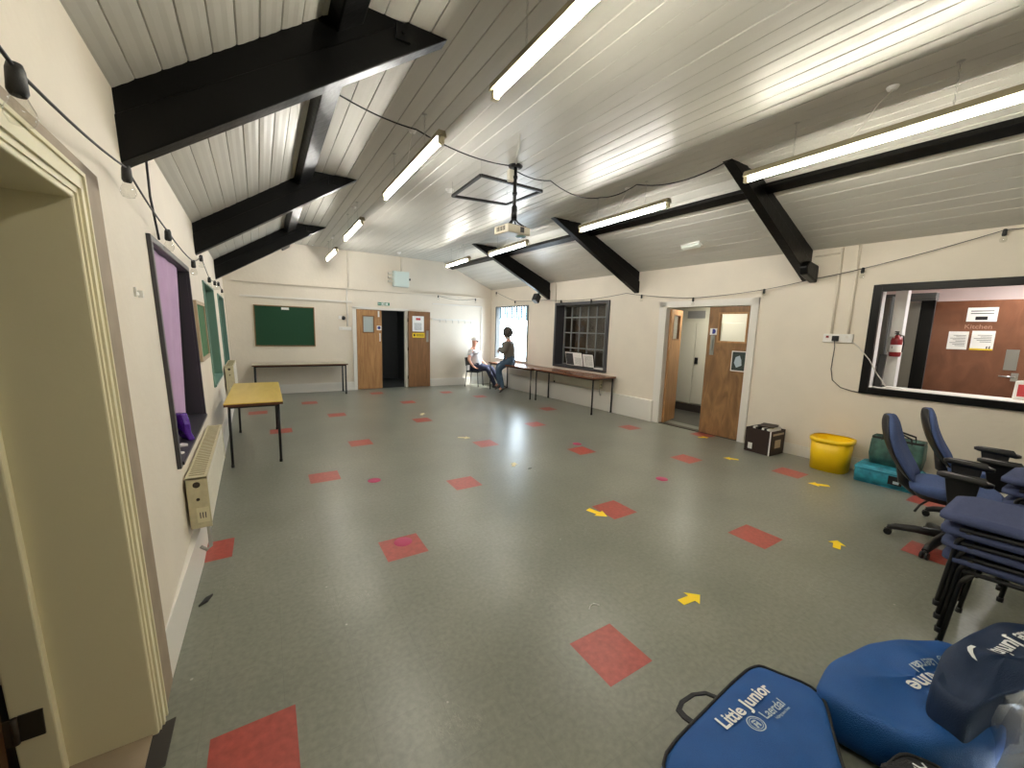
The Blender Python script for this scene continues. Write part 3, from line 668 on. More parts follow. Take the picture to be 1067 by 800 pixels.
# corridor shell
def PC(y, z, d=0.): return PR(y, z, -1.72+d)
mb = MB()
mb.face([PC(2.6, -.03), PC(6.2, -.03), PC(6.2, 2.5), PC(2.6, 2.5)]); mb.face([PR(2.6, 0, -.03), PC(2.6, -.03), PC(2.6, 2.5), PR(2.6, 2.5, -.03)]); mb.face([PR(6.2, 0, -.03), PC(6.2, -.03), PC(6.2, 2.5), PR(6.2, 2.5, -.03)])
mb.face([PR(2.6, 2.5, -.0), PC(2.6, 2.5), PC(6.2, 2.5), PR(6.2, 2.5, -.0)])
struct('wall_corridor', mb, 'cupb')
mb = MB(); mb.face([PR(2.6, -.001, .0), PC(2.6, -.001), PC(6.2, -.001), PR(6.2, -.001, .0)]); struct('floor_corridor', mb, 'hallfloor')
mb = MB(); slab(mb, PC, 2.62, 6.18, 0, .16, 0, .03); struct('baseboard_corridor', mb, 'darkskirt')
t = thing('hall_cupboard', 'white built-in cupboard doors in the corridor beyond the double doors', 'cupboard', PC(5.3, .16)); c = t.location
for u in (4.2, 4.76, 5.32):
    mb = MB(); slab(mb, PC, u, u+.54, .19, 1.98, .0, .03); dr = obj('door', o_rel(mb, c), 'cupb', t, bevel=.004)
    mb = MB(); slab(mb, PC, u+.45, u+.52, 1.08, 1.22, .03, .05)
    if u == 4.76: obj('handle', o_rel(mb, c), 'bplast', dr)
mb = MB(); slab(mb, PC, 5.15, 5.55, 2.08, 2.24, 0, .012); t = obj('corridor_sign', mb, plain('grey_sign', (140, 140, 140), .5)); tag(t, 'small grey sign high on the corridor wall through the doors', 'sign')

# ------------------------------------------------------------------ kitchen hatch and kitchen
h5 = sempty('window_4', 'wide black framed serving hatch into the kitchen', 'window', PR(.9, 1.05)); c = h5.location
u0, u1, z0, z1 = HT; mb = MB(); ring(mb, PR, u0-.07, u1+.075, z0-.065, z1+.065, .085, -.02, .035); obj('frame', o_rel(mb, c), 'black_fr', h5, bevel=.005)
mb = MB(); slab(mb, PR, u0, u1, z0, z0+.025, -.42, -.02); obj('counter', o_rel(mb, c), 'white', h5, bevel=.004)
mb = MB(); slab(mb, PR, u0, u0+.004, z0, z1, -.16, -.02); slab(mb, PR, u1-.004, u1, z0, z1, -.16, -.02); slab(mb, PR, u0, u1, z1-.004, z1, -.16, -.02); obj('reveal', o_rel(mb, c), 'pillar', h5)
def PK(y, z, d=0.): return PR(y, z, -1.05+d)     # plane of the kitchen door
mb = MB(); K1 = lambda y, z: PR(y, z, -1.9)
mb.face([K1(-1.2, -.03), K1(2.5, -.03), K1(2.5, 2.75), K1(-1.2, 2.75)]); mb.face([PR(2.5, 0, -.03), K1(2.5, -.03), K1(2.5, 2.75), PR(2.5, 2.75, -.03)]); mb.face([PR(-1.2, 0, -.03), K1(-1.2, -.03), K1(-1.2, 2.75), PR(-1.2, 2.75, -.03)])
mb.face([PR(-1.2, 2.75, 0), K1(-1.2, 2.75), K1(2.5, 2.75), PR(2.5, 2.75, 0)]); struct('wall_kitchen', mb, plain('kitchen_pink_white', (230, 214, 210), .5))
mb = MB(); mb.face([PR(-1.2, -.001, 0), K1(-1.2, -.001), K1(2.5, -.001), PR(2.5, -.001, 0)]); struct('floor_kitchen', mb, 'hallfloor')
mb = MB(); slab(mb, PR, 1.72, 1.84, 0, 2.74, -.6, -.48); t = struct('trim_12', mb, 'pillar', bevel=.004)
mb = MB(); slab(mb, PR, 1.575, 1.71, 0, 2.26, -1.12, -1.04); struct('trim_13', mb, 'black_fr')  # black panel whose colour stands in for the unlit opening beside the door
mb = MB(); slab(mb, PR, 1.66, 2.1, 0, 2.26, -1.3, -1.2); struct('trim_14', mb, 'cupb')
mb = MB(); slab(mb, PR, 1.575, 2.1, 2.26, 2.36, -1.15, -1.02); slab(mb, PR, 1.575, 2.1, 2.3, 2.32, -1.02, -1.0); struct('trim_16', mb, 'steel')
d4 = sempty('door_4', 'brown kitchen door seen through the serving hatch', 'door', PK(1.15, 0)); c = d4.location
mb = MB(); slab(mb, PK, .72, 1.56, .01, 2.24, 0, .045); lv = obj('door_leaf', o_rel(mb, c), 'kdoor', d4, bevel=.003)
mb = MB(); slab(mb, PK, .80, .90, 1.39, 1.64, .045, .05); obj('finger_plate', o_rel(mb, c), 'chrome', lv)
mb = MB(); slab(mb, PK, .775, .83, 1.26, 1.36, .045, .052); mb.tube(rel([PK(.80, 1.31, .05), PK(.80, 1.31, .09), PK(.91, 1.31, .095)], c), .009); obj('handle', o_rel(mb, Vector((0, 0, 0))) if False else mb, 'chrome', lv) if False else None
m2 = MB().tube(rel([PK(.80, 1.31, .05), PK(.80, 1.31, .09), PK(.92, 1.315, .095)], c), .009)
obj('handle', m2, 'chrome', lv)
m2 = MB(); slab(m2, PK, .775, .83, 1.26, 1.36, .045, .052); obj('lock_plate', o_rel(m2, c), 'chrome', lv)

def text_mesh(s, size, bold=0.):
    cu = bpy.data.curves.new('t', 'FONT'); cu.body = s; cu.size = size; cu.offset = bold; cu.align_x = 'CENTER'; cu.resolution_u = 3
    o = bpy.data.objects.new('t', cu); COL.objects.link(o)
    dg = bpy.context.evaluated_depsgraph_get(); me = bpy.data.meshes.new_from_object(o.evaluated_get(dg))
    vs = [v.co.copy() for v in me.vertices]; fs = [tuple(p.vertices) for p in me.polygons]
    COL.objects.unlink(o); bpy.data.objects.remove(o); bpy.data.curves.remove(cu); bpy.data.meshes.remove(me)
    return vs, fs
def lettering(name, s, size, fn, mat, parent, bold=0., c=Vector((0, 0, 0))):
    vs, fs = text_mesh(s, size, bold); mb = MB(); mb.v = [fn(v.x, v.y)-c for v in vs]; mb.f = fs; mb.mi = [0]*len(fs); mb.sm = [False]*len(fs)
    return obj(name, mb, mat, parent)
lettering('lettering', 'Kitchen', .075, lambda x, y: PK(1.16-x, 1.888+y, .0465), plain('tan_print', (172, 130, 110), .6), lv, .001, c)
def para(n, z0, z1): return [(.12, .6+.28*((k*7) % 3)/2, z0+(z1-z0)*k/n, z0+(z1-z0)*k/n+.022, 'ink_dark') for k in range(n)]
notice(PK, 1.02, 1.27, 1.975, 2.15, .046, 'wide white notice with a black caption block at the top of the kitchen door', [(.12, .88, .72, .78, 'ink_dark'), (.12, .88, .55, .61, 'ink_dark'), (.3, .7, .12, .36, 'ink_black')])
notice(PK, 1.225, 1.4, 1.62, 1.85, .046, 'curling white notice on the left side of the kitchen door', para(8, .2, .85))
t = notice(PK, 1.01, 1.2, 1.62, 1.86, .046, 'white notice with an orange foot and two figures on the kitchen door', para(5, .42, .85)+[(0, 1, 0, .08, 'ysign'), (.12, .17, .08, .22, 'ink_black'), (.24, .29, .08, .2, 'ink_black')])
# fire extinguisher on the pillar
t = thing('fire_extinguisher', 'red fire extinguisher on the white pillar inside the hatch', 'fire extinguisher', PR(1.74, 1.5, -.4)); 
mb = MB().lathe([(0, 0), (.05, 0), (.058, .015), (.058, .21), (.05, .245), (.025, .265), (.02, .28)], (0, 0, 0), 18); obj('cylinder', mb, 'red', t)
mb = MB().lathe([(.0585, .06), (.0588, .065), (.0588, .15), (.0585, .155)], (0, 0, 0), 18); obj('label_band', mb, 'paper', t)
mb = MB(); mb.tube([(0, 0, .28), (0, 0, .31)], .015); mb.box((-.03, 0, .32), (.1, .02, .015)); mb.box((-.03, 0, .295), (.09, .02, .01)); obj('valve', mb, 'bplast', t)
mb = MB().tube([(0, .0, .29), (.03, -.05, .27), (.045, -.06, .18), (.04, -.055, .06)], .008); obj('hose', mb, 'bplast', t)
mb = MB().box((.0, .02, .12), (.13, .01, .03)); mb.box((.0, .02, .25), (.1, .01, .02)); mb.box((.0, .05, .16), (.03, .07, .2)); obj('bracket', mb, 'chrome', t)
# things on the hatch counter
t = thing('tablet_stand', 'black tablet leaning against the hatch side beside the pillar', 'tablet', PR(1.77, 1.106, -.2))
mb = MB(); mb.prism([Vector(q) for q in ((-.06, .0, 0), (.0, .0, 0), (.05, -.0, .42), (.02, 0, .42))], (0, .07, 0)); obj('screen', mb, 'bplast', t, bevel=.004)
mb = MB(); mb.box((.02, .02, .01), (.16, .09, .02)); obj('base', mb, 'bplast', t, bevel=.004)
cab = [PR(2.1, 1.72, .012), PR(1.98, 1.6, .02), PR(1.86, 1.46, .05), PR(1.78, 1.3, .02), PR(1.7, 1.12, -.1), PR(1.55, 1.112, -.16)]
t = obj('power_cord', MB().tube(rel(cab, cab[0]), .006, 6), 'rope'); t.location = cab[0]; tag(t, 'white power cord running from the wall socket over the hatch sill', 'cord')
mb = MB(); mb.prism([Vector(q) for q in ((0, -.06, 0), (0, .06, 0), (0, .055, .2), (0, -.05, .22))], (.05, 0, 0)); t = thing('red_packet', 'red and white packet on the hatch counter at the picture edge', 'packet', PR(.66, 1.106, -.3))
obj('wrapper', mb, 'paper', t, bevel=.01); mb = MB().box((-.003, 0, .1), (.006, .06, .13)); obj('print', mb, 'redink', t)
mb = MB(); slab(mb, PR, 1.55, 1.72, 1.106, 1.118, -.28, -.12); t = obj('folded_cloth', mb, 'paper', bevel=.005); tag(t, 'flat white cloth on the hatch counter near the pillar', 'cloth')
mb = MB(); slab(mb, PR, 1.9, 2.35, 1.1, 2.25, -.75, -.62)
t = thing('steel_cupboard', 'grey steel cupboard behind the hatch beside the white pillar', 'cupboard', PR(2.1, 0, -.7)); c = t.location
mb = MB(); slab(mb, PR, 1.9, 2.4, 0, 2.3, -.85, -.62); obj('body', o_rel(mb, c), 'steel', t, bevel=.006)
mb = MB(); slab(mb, PR, 1.91, 2.39, .08, 2.28, -.62, -.605); dr = obj('door', o_rel(mb, c), plain('grey_door', (120, 118, 112), .4), t, bevel=.004)
mb = MB(); slab(mb, PR, 1.95, 1.97, 1.2, 1.35, -.605, -.58); obj('handle', o_rel(mb, c), 'chrome', dr)

# wall socket, conduits, loop of flex
t = thing('wall_socket', 'white double wall socket with a black plug left of the hatch', 'socket', PR(2.22, 1.70)); c = t.location
mb = MB(); slab(mb, PR, 2.06, 2.38, 1.66, 1.775, 0, .035); obj('box', o_rel(mb, c), 'white_pl', t, bevel=.005)
mb = MB(); slab(mb, PR, 2.2, 2.27, 1.68, 1.75, .035, .075); obj('plug', o_rel(mb, c), 'bplast', t, bevel=.008)
for u in (2.12, 2.33):
    mb = MB(); slab(mb, PR, u-.015, u+.015, 1.72, 1.75, .035, .042); obj('rocker', o_rel(mb, c), 'red' if u > 2.2 else 'white', t)
lp = [PR(2.235, 1.69, .07), PR(2.23, 1.6, .05), PR(2.25, 1.3, .012), PR(2.22, 1.15, .012), PR(2.12, 1.06, .012), PR(2.0, 1.03, .012), PR(1.91, 1.02, .012)]
t = obj('flex', MB().tube(rel(lp, lp[0]), .005, 6), 'bplast'); t.location = lp[0]; tag(t, 'thin black flex hanging from the plug and looping to the hatch', 'cord')
conduit([PR(2.30, 1.77, .012), PR(2.30, 2.9, .012)], .017, 'cream conduit from the wall socket up to the ceiling, left one', 'wall')
conduit([PR(2.12, 1.77, .012), PR(2.12, 2.92, .012)], .017, 'cream conduit from the wall socket up to the ceiling, right one', 'wall')
conduit([PR(2.31, 2.84, .015), PR(2.6, 2.83, .015)], .01, 'short horizontal conduit running to the beam foot above the socket', 'wall')
conduit([PR(8.0, 2.4, .012), PR(8.0, 2.86, .012), PR(8.05, 2.93, .05)], .012, 'thin conduit above the gridded window on the right wall', 'wall')

# ------------------------------------------------------------------ window_5: dark gridded steel window
u0, u1, z0, z1 = W4
w5 = sempty('window_5', 'dark framed steel gridded window above the long brown table', 'window', PR(7.1, .86)); c = w5.location
mb = MB(); ring(mb, PR, u0-.05, u1+.06, z0-.03, z1+.05, .07, -.03, .03, wb=.03); obj('frame', o_rel(mb, c), 'grey_fr', w5, bevel=.004)
mb = MB(); slab(mb, PR, u0, u0+.004, z0, z1, -.28, 0); slab(mb, PR, u1-.004, u1, z0, z1, -.28, 0); slab(mb, PR, u0, u1, z1-.004, z1, -.28, 0); obj('reveal', o_rel(mb, c), 'grey_fr', w5)
mb = MB(); slab(mb, PR, u0, u1, z0, z0+.012, -.28, .02); obj('sill', o_rel(mb, c), 'grey_fr', w5)
mb = MB(); ring(mb, PR, u0, u1, z0+.02, z1, .04, -.27, -.235)
for k in range(1, 6):
    a = u0+(u1-u0)*k/6; slab(mb, PR, a-.015, a+.015, z0+.03, z1, -.262, -.235)
for k in range(1, 4):
    a = z0+(z1-z0)*(.02+.25*k+.03); slab(mb, PR, u0, u1, a-.015, a+.015, -.262, -.235)
obj('steel_grid', o_rel(mb, c), 'bars', w5)
mb = MB(); slab(mb, PR, u0, u1, z0+.02, z1, -.254, -.25); obj('pane', o_rel(mb, c), 'glass', w5)
mb = MB(); S5 = lambda y, z: PR(y, z, -1.25)
for q in ((5.9, 8.6),):
    a_, b_ = q
    mb.face([S5(a_, -.03), S5(b_, -.03), S5(b_, 2.6), S5(a_, 2.6)]); mb.face([PR(a_, 2.6, -.03), S5(a_, 2.6), S5(b_, 2.6), PR(b_, 2.6, -.03)]); mb.face([PR(a_, 0, -.03), S5(a_, -.03), S5(b_, -.03), PR(b_, 0, -.03)])
    for y_ in q: mb.face([PR(y_, 0, -.03), S5(y_, -.03), S5(y_, 2.6), PR(y_, 2.6, -.03)])
struct('wall_store', mb, plain('store_brown', (84, 74, 62), .7, var=.3, vscale=3))
mb = MB()
for y, w in ((7.05, .09), (6.8, .05), (6.6, .06)): slab(mb, PR, y, y+w, 0, 2.5, -.9, -.84)
t = obj('stored_board', mb, plain('pale_board', (150, 146, 136), .6)); t['kind'] = 'structure'; t.name = 'trim_15'

# ------------------------------------------------------------------ window_6: bright far window with sheer strips
u0, u1, z0, z1 = W5
w6 = sempty('window_6', 'bright far window with pale hanging strips beside the corner', 'window', PR(9.9, .84)); c = w6.location
mb = MB(); slab(mb, PR, u0-.01, u0+.045, z0, z1, -.14, .012); slab(mb, PR, u1-.045, u1+.01, z0, z1, -.14, .012); slab(mb, PR, u0, u1, z1-.02, z1+.01, -.16, .0); obj('frame', o_rel(mb, c), 'steel', w6)
mb = MB(); slab(mb, PR, u0-.03, u1+.03, z0-.025, z0+.012, -.16, .03); obj('sill', o_rel(mb, c), 'white', w6)
mb = MB(); slab(mb, PR, u0, u1, z0, z1, -.152, -.148); obj('pane', o_rel(mb, c), 'glass', w6)
mb = MB()
for k in range(13):
    a = u0+.06+(u1-u0-.12)*k/12.8; zz = z1-.36-.03*((k*5) % 3)
    mb.face([PR(a, zz, -.1), PR(a+.07, zz, -.085), PR(a+.07, z1-.02, -.085), PR(a, z1-.02, -.1)])
obj('strip_blind', o_rel(mb, c), 'blindwhite', w6)

# ------------------------------------------------------------------ tables
def table(name, x0, x1, y0, y1, h, top, lab, grp=None, legr=.017, edge='edge'):
    cx, cy = (x0+x1)/2, (y0+y1)/2; t = thing('table' if not name else name, lab, 'table', (cx, cy, 0), group=grp); c = Vector((cx, cy, 0))
    w, d = (x1-x0), (y1-y0)
    mb = MB().box((0, 0, h-.004), (w, d, .012)); tp = obj('tabletop', mb, top, t, bevel=.004)
    mb = MB(); 
    mb.box((0, -d/2+.008, h-.022), (w-.004, .012, .026)); mb.box((0, d/2-.008, h-.022), (w-.004, .012, .026)); mb.box((-w/2+.008, 0, h-.022), (.012, d-.004, .026)); mb.box((w/2-.008, 0, h-.022), (.012, d-.004, .026)); mb.box((0, 0, h-.014), (w-.02, d-.02, .01))
    obj('edging', mb, edge, t)
    mb = MB(); q = .05
    for sx in (-1, 1): mb.box((sx*(w/2-q), 0, h-.045), (.025, d-2*q, .03))
    for sy in (-1, 1): mb.box((0, sy*(d/2-q), h-.045), (w-2*q, .025, .03))
    obj('frame', mb, 'bmetal', t)
    for sx in (-1, 1):
        for sy in (-1, 1):
            px, py = sx*(w/2-q), sy*(d/2-q)
            mb = MB(); mb.tube([(px, py, .012), (px, py, h-.03)], legr, 10); lg = obj('leg', mb, 'bmetal', t)
            mb = MB(); mb.lathe([(0, 0), (legr+.003, 0), (legr+.003, .03), (legr, .034)], (px, py, 0), 10); obj('foot', mb, 'bplast', lg)
    return t
table('table', -.30, .14, 5.45, 7.3, .765, 'ytop', 'yellow topped table with thin black legs beside the left wall', legr=.0145) if False else None
table('table', -.44, .15, 5.45, 7.32, .765, 'ytop', 'yellow topped table with thin black legs beside the left wall', legr=.0145)
table('table', -.28, 1.72, 10.42, 11.0, .765, 'ptop', 'long pale topped table under the large green board')
ta = table('table', 5.62, 6.30, 5.9, 7.93, .78, 'rtop', 'long brown table under the dark gridded window')
ta.rotation_euler.z = .03
tb = table('table', 5.43, 6.12, 7.95, 9.95, .78, 'rtop', 'long brown table under the bright window where a person perches')
tb.rotation_euler.z = .05; tb.location.x = 5.80

# picture frames and leaflets in front of the gridded window
def frame_on_table(y, w, h, lab, half):
    p = PR(y, .883, -.05); t = thing('picture_frame', lab, 'picture frame', p, math.radians(3)-0)
    M = Matrix.Rotation(-.22, 3, 'Y')
    def q(v): return M@Vector(v)
    mb = MB(); mb.hexa([q(v) for v in ((0, -w/2, 0), (.015, -w/2, 0), (.015, w/2, 0), (0, w/2, 0), (0, -w/2, h), (.015, -w/2, h), (.015, w/2, h), (0, w/2, h))])
    obj('frame', mb, 'black_fr', t, bevel=.003)
    b = .018; mb = MB(); mb.face([q(v) for v in ((-.002, -w/2+b, b), (-.002, w/2-b, b), (-.002, w/2-b, h-b), (-.002, -w/2+b, h-b))]); obj('mount', mb, 'paper', t)
    mb = MB()
    if half: mb.face([q(v) for v in ((-.003, .02, .03), (-.003, w/2-b-.01, .03), (-.003, w/2-b-.01, h-.04), (-.003, .02, h-.04))])
    for k in range(6 if half else 9):
        z = h*.2+k*h*.075; mb.face([q(v) for v in ((-.003, -w/2+.05, z), (-.003, -.03 if half else w/2-.06, z), (-.003, -.03 if half else w/2-.06, z+.006), (-.003, -w/2+.05, z+.006))])
    obj('print', mb, 'ink_dark', t)
    mb = MB(); mb.hexa([Vector(v) for v in ((.015, -.03, 0), (.1, -.03, 0), (.1, .03, 0), (.015, .03, 0), (.06, -.03, h*.7), (.07, -.03, h*.7), (.07, .03, h*.7), (.06, .03, h*.7))]); obj('strut', mb, 'black_fr', t)
    return t
frame_on_table(7.27, .6, .36, 'wide framed display with a dark photograph on the gridded window sill', True)
frame_on_table(6.8, .36, .34, 'narrower framed certificate on the gridded window sill', False)
mb = MB(); mb.box((0, 0, .012), (.14, .3, .024)); t = thing('leaflet_pile', 'flat white leaflets at the right end of the gridded window sill', 'leaflets', PR(6.46, .883, -.06)); obj('pages', mb, 'paper', t); mb = MB().box((-.0, 0, .026), (.142, .302, .004)); obj('cover', mb, 'white_pl', t)

# ------------------------------------------------------------------ ceiling lights
def fluoro(x, y0, y1, z, lab, dx=0., warm=False):
    cy = (y0+y1)/2; L = y1-y0
    t = thing('fluorescent_light', lab, 'ceiling light', (x, cy, z), math.atan2(-dx, L) if dx else 0, 'hanging fluorescent lights')
    mb = MB(); mb.prism([Vector(q) for q in ((-.044, -L/2, .034), (.044, -L/2, .034), (.03, -L/2, .085), (-.03, -L/2, .085))], (0, L, 0)); obj('housing', mb, 'batten', t, bevel=.004)
    mb = MB().tube([(0, -L/2+.045, 0), (0, L/2-.045, 0)], .0135, 14); obj('tube', mb, 'tube' if warm else 'tube_white', t)
    for s in (-1, 1):
        mb = MB(); mb.box((0, s*(L/2-.02), .02), (.046, .04, .08)); obj('end_cap', mb, 'rad_side', t, bevel=.005)
    zc = ZF-z
    for s in (-1, 1):
        y = s*L*.27; mb = MB(); k = .085; i = 0
        while k < zc-.01:
            M = Matrix.Rotation(PI/2*(i % 2), 3, 'Z'); mb.tube([Vector((0, y, k+.014))+M@Vector((.006*math.cos(a), 0, .014*math.sin(a))) for a in [2*PI*j/8 for j in range(8)]], .0018, 4, closed=True); k += .024; i += 1
        mb.tube([(0, y, zc-.012), (0, y, zc-.001)], .006); mb.lathe([(0, zc-.016), (.02, zc-.014), (.026, zc-.001)], (0, y, 0), 12)
        obj('chain', mb, 'chrome', t)
    mb = MB().lathe([(0, zc-.03), (.03, zc-.028), (.042, zc-.002)], (0, -L*.08, 0), 14); ro = obj('ceiling_rose', mb, 'white_pl', t)
    mb = MB().tube([(0, -L*.08, zc-.03), (.0, -L*.04, zc*.75), (.0, 0, zc*.45), (0, L*.05, .085)], .004, 6); obj('flex', mb, 'rope', ro)
    return t
Z0 = 3.22
fluoro(1.37, .85, 2.52, Z0, 'fluorescent tube nearest the camera in the left row, cut by the top edge', warm=True)
fluoro(1.40, -2.0, -.35, Z0, 'fluorescent tube behind the camera at the start of the left row', warm=True)
fluoro(1.31, 3.28, 5.1, Z0, 'fluorescent tube second from the camera in the left row')
fluoro(1.31, 6.42, 7.9, Z0, 'fluorescent tube third from the camera in the left row')
fluoro(1.34, 9.12, 10.55, Z0, 'fluorescent tube nearest the back wall in the left row')
fluoro(4.1, .5, 2.32, Z0, 'long bright fluorescent tube above the office chairs, nearest in the right row', warm=True)
fluoro(4.15, 3.22, 4.8, Z0, 'fluorescent tube second from the camera in the right row')
fluoro(4.03, 6.05, 7.45, Z0, 'fluorescent tube third in the right row, behind the projector')
fluoro(3.93, 8.2, 9.5, Z0, 'fluorescent tube nearest the back wall in the right row')

# projector on its pole, the hanging square frame, cables
t = thing('projector', 'beige projector hanging on a black pole from the ceiling', 'projector', (2.57, 4.16, ZF))
mb = MB().lathe([(0, -.03), (.07, -.03), (.085, -.015), (.085, 0)], (0, 0, 0), 18); obj('ceiling_plate', mb, 'bmetal', t)
mb = MB().tube([(0, 0, -.02), (0, 0, -.62)], .022, 12)
for z in (-.12, -.3, -.45): mb.tube([(0, 0, z), (0, 0, z-.03)], .03, 12)
obj('pole', mb, 'bmetal', t)
mb = MB(); mb.tube([(0, 0, -.46), (0, 0, -.6)], .034, 12)
for sx in (-1, 1):
    for sy in (-1, 1): mb.tube([(0, 0, -.58), (sx*.04, sy*.03, -.64), (sx*.09, sy*.08, -.685)], .009, 6)
mb.box((0, 0, -.69), (.22, .2, .01)); obj('bracket', mb, 'bmetal', t)
rz = .12; M = Matrix.Rotation(rz, 3, 'Z')
def pj(v): return M@Vector(v)
mb = MB(); mb.box(pj((-.02, 0, -.745)), (.34, .27, .095), rz); bd = obj('body', mb, 'projbody', t, bevel=.014, seg=3)
mb = MB(); mb.box(pj((.02, -.137, -.74)), (.055, .006, .06), rz); obj('input_panel', mb, 'bplast', bd)
mb = MB()
for k in range(6): mb.box(pj((-.191, -.07+.028*k, -.74)), (.006, .014, .05), rz)
obj('vent', mb, 'darkmetal', bd)
mb = MB().lathe([(0, -.012), (.05, -.01), (.062, 0), (.062, .012)], pj((.07, -.05, -.795)), 18); obj('lens', mb, 'lens', bd)
mb = MB(); mb.box((-.05, .02, -.12), (.07, .05, .13)); obj('junction_box', mb, 'off', t, bevel=.005)
fz = ZF-.2; fr = [Vector(p) for p in ((2.17, 5.06, fz), (2.15, 4.215, fz), (3.0, 4.215, fz), (2.92, 4.93, fz))]
t = thing('hanging_frame', 'square black metal frame hung below the ceiling around the projector pole', 'frame', (2.57, 4.6, fz)); c = t.location
for k in range(4):
    a, b = fr[k], fr[(k+1) % 4]; e = (b-a).normalized(); n = Vector((-e.y, e.x, 0))*.016; u = Vector((0, 0, .03))
    mb = MB().hexa([p-c for p in (a-n, b-n, b+n, a+n, a-n+u, b-n+u, b+n+u, a+n+u)]); obj('bar', mb, 'bmetal', t)
for p in fr:
    mb = MB().tube([p-c+Vector((0, 0, .03)), Vector((p.x, p.y, ZF))-c], .0025, 5); obj('hanging_wire', mb, 'chrome', t)
def cable(pts, r, lab, m='bplast', sag=None):
    c = Vector(pts[0]); t = obj('cable', MB().tube(rel(pts, c), r, 6), m); t.location = c; return tag(t, lab, 'cable')
def sagline(a, b, s, n=10): return [Vector(a).lerp(Vector(b), k/n)-Vector((0, 0, s*4*(k/n)*(1-k/n))) for k in range(n+1)]
cable(sagline((.56, 3.75, ZF-.03), (1.31, 3.92, ZF-.05), .03)+sagline((1.31, 3.92, ZF-.05), (2.53, 4.15, ZF-.02), .06)[1:], .007, 'black cable sagging from the left purlin to the projector pole')
cable(sagline((2.6, 4.17, ZF-.06), (3.15, 4.25, ZF-.02), .03)+sagline((3.15, 4.25, ZF-.02), (4.12, 4.35, ZF-.01), .08)[1:]+sagline((4.12, 4.35, ZF-.01), (4.13, 3.72, ZF-.01), .04)[1:]+sagline((4.13, 3.72, ZF-.01), (4.33, 2.66, ZF-.03), .09)[1:], .007, 'black cable looping from the projector pole to the right hand beams')
cable([(2.56, 4.14, ZF-.008), (2.35, 3.75, ZF-.008), (2.2, 3.5, ZF-.008)], .012, 'white trunking on the ceiling above the projector', 'ceil')
def disc(name, p, r, h, lab, cat):
    t = thing(name, lab, cat, p); obj('base', MB().lathe([(0, -h*.4), (r, -h*.4), (r, 0)], (0, 0, 0), 18), 'white_pl', t); obj('cap', MB().lathe([(0, -h), (r*.6, -h*.95), (r*.75, -h*.4)], (0, 0, 0), 18), 'white_pl', t); return t
disc('smoke_detector', (2.25, 5.35, ZF), .055, .05, 'small white smoke detector on the ceiling by the hanging frame', 'smoke detector')
disc('smoke_detector', (3.0, 10.4, ZF), .055, .05, 'small white smoke detector on the ceiling near the back wall', 'smoke detector')
# emergency light on the right slope
p = Vector((5.92, 4.1, ZF-(ZF-RE)*(5.92-FXR(4.1))/(PR(4.1, RE).x-FXR(4.1))))
t = thing('emergency_light', 'white emergency light on the right roof slope', 'emergency light', p); t.rotation_euler = (0, .41, -.055)
obj('base', MB().box((0, 0, -.012), (.11, .36, .024)), 'white_pl', t, bevel=.008); obj('diffuser', MB().box((0, 0, -.045), (.085, .33, .05)), plain('frosted_cover', (226, 232, 226), .25), t, bevel=.02, seg=3)
# black speaker on the far right beam
t = thing('speaker', 'small black speaker fixed under the far right beam', 'speaker', (5.88, 8.33, 2.52)); t.rotation_euler = (0, .5, .3)
obj('cabinet', MB().box((0, 0, 0), (.16, .14, .2)), 'bplast', t, bevel=.01); obj('grille', MB().box((-.083, 0, 0), (.006, .12, .18)), 'bmetal', t); obj('bracket', MB().box((.02, .0, .13), (.04, .04, .09)), 'bmetal', t)

# ------------------------------------------------------------------ string lights
def bulbs(t, c, pts, s=1.):
    for p in pts:
        p = Vector(p)-c
        so = obj('bulb_socket', MB().lathe([(0, .012), (.013*s, .01), (.017*s, -.005), (.019*s, -.05), (.014*s, -.06)], p, 12), 'bplast', t)
        bb = obj('bulb', MB().lathe([(.013*s, -.055), (.018*s, -.07), (.026*s, -.09), (.028*s, -.105), (.02*s, -.122), (0, -.128)], p, 14), 'bulb', so)
def string(name, lab, anchors, sag, bl, s=1.):
    c = Vector(anchors[0]); t = thing(name, lab, 'string lights', c); pts = []
    for a, b in zip(anchors, anchors[1:]):
        L = (Vector(a)-Vector(b)).length; pts += sagline(a, b, sag*L, 6)[(1 if pts else 0):]
    obj('cable', MB().tube(rel(pts, c), .0045, 6), 'bplast', t); bulbs(t, c, bl, s); return t
la = [PL(1.25, 2.30, .05), PL(1.47, 2.26, .05), PL(2.45, 2.345, .06), PL(3.42, 2.26, .06), PL(4.75, 2.24, .06), PL(5.75, 2.42, .05), PL(6.6, 2.26, .05), PL(7.6, 2.3, .05), PL(8.5, 2.36, .05), PL(9.4, 2.3, .05)]
string('string_lights', 'black string of clear bulbs looped along the left wall', la, .015, [la[1]+Vector((0, 0, -.0)), la[2], la[3], la[4]+Vector((0, 0, 0)), la[5], la[6], la[7], la[8], la[9]])
ra = [PR(-.2, 3.0-.12, .05), PR(.94, 2.88, .05), PR(2.05, 2.61, .05), PR(2.6, 2.52, .05), PR(3.18, 2.42, .06), PR(4.31, 2.35, .06), PR(5.4, 2.46, .05), PR(5.77, 2.52, .05), PR(7.0, 2.44, .05), PR(8.4, 2.5, .05), PR(9.7, 2.53, .05), PR(10.7, 2.84, .05)]
string('string_lights', 'black string of clear bulbs swagged along the right wall', ra, .012, [ra[1], ra[2], ra[4], ra[5], ra[6], PR(6.75, 2.43, .05), PR(7.75, 2.46, .05), ra[10], ra[11]])
ba = [PB(4.3, 2.63, .05), PB(4.9, 2.55, .05), PB(5.5, 2.62, .05)]
string('string_lights', 'short black string light end on the back wall rail', ba, .03, [ba[0], ba[2]])
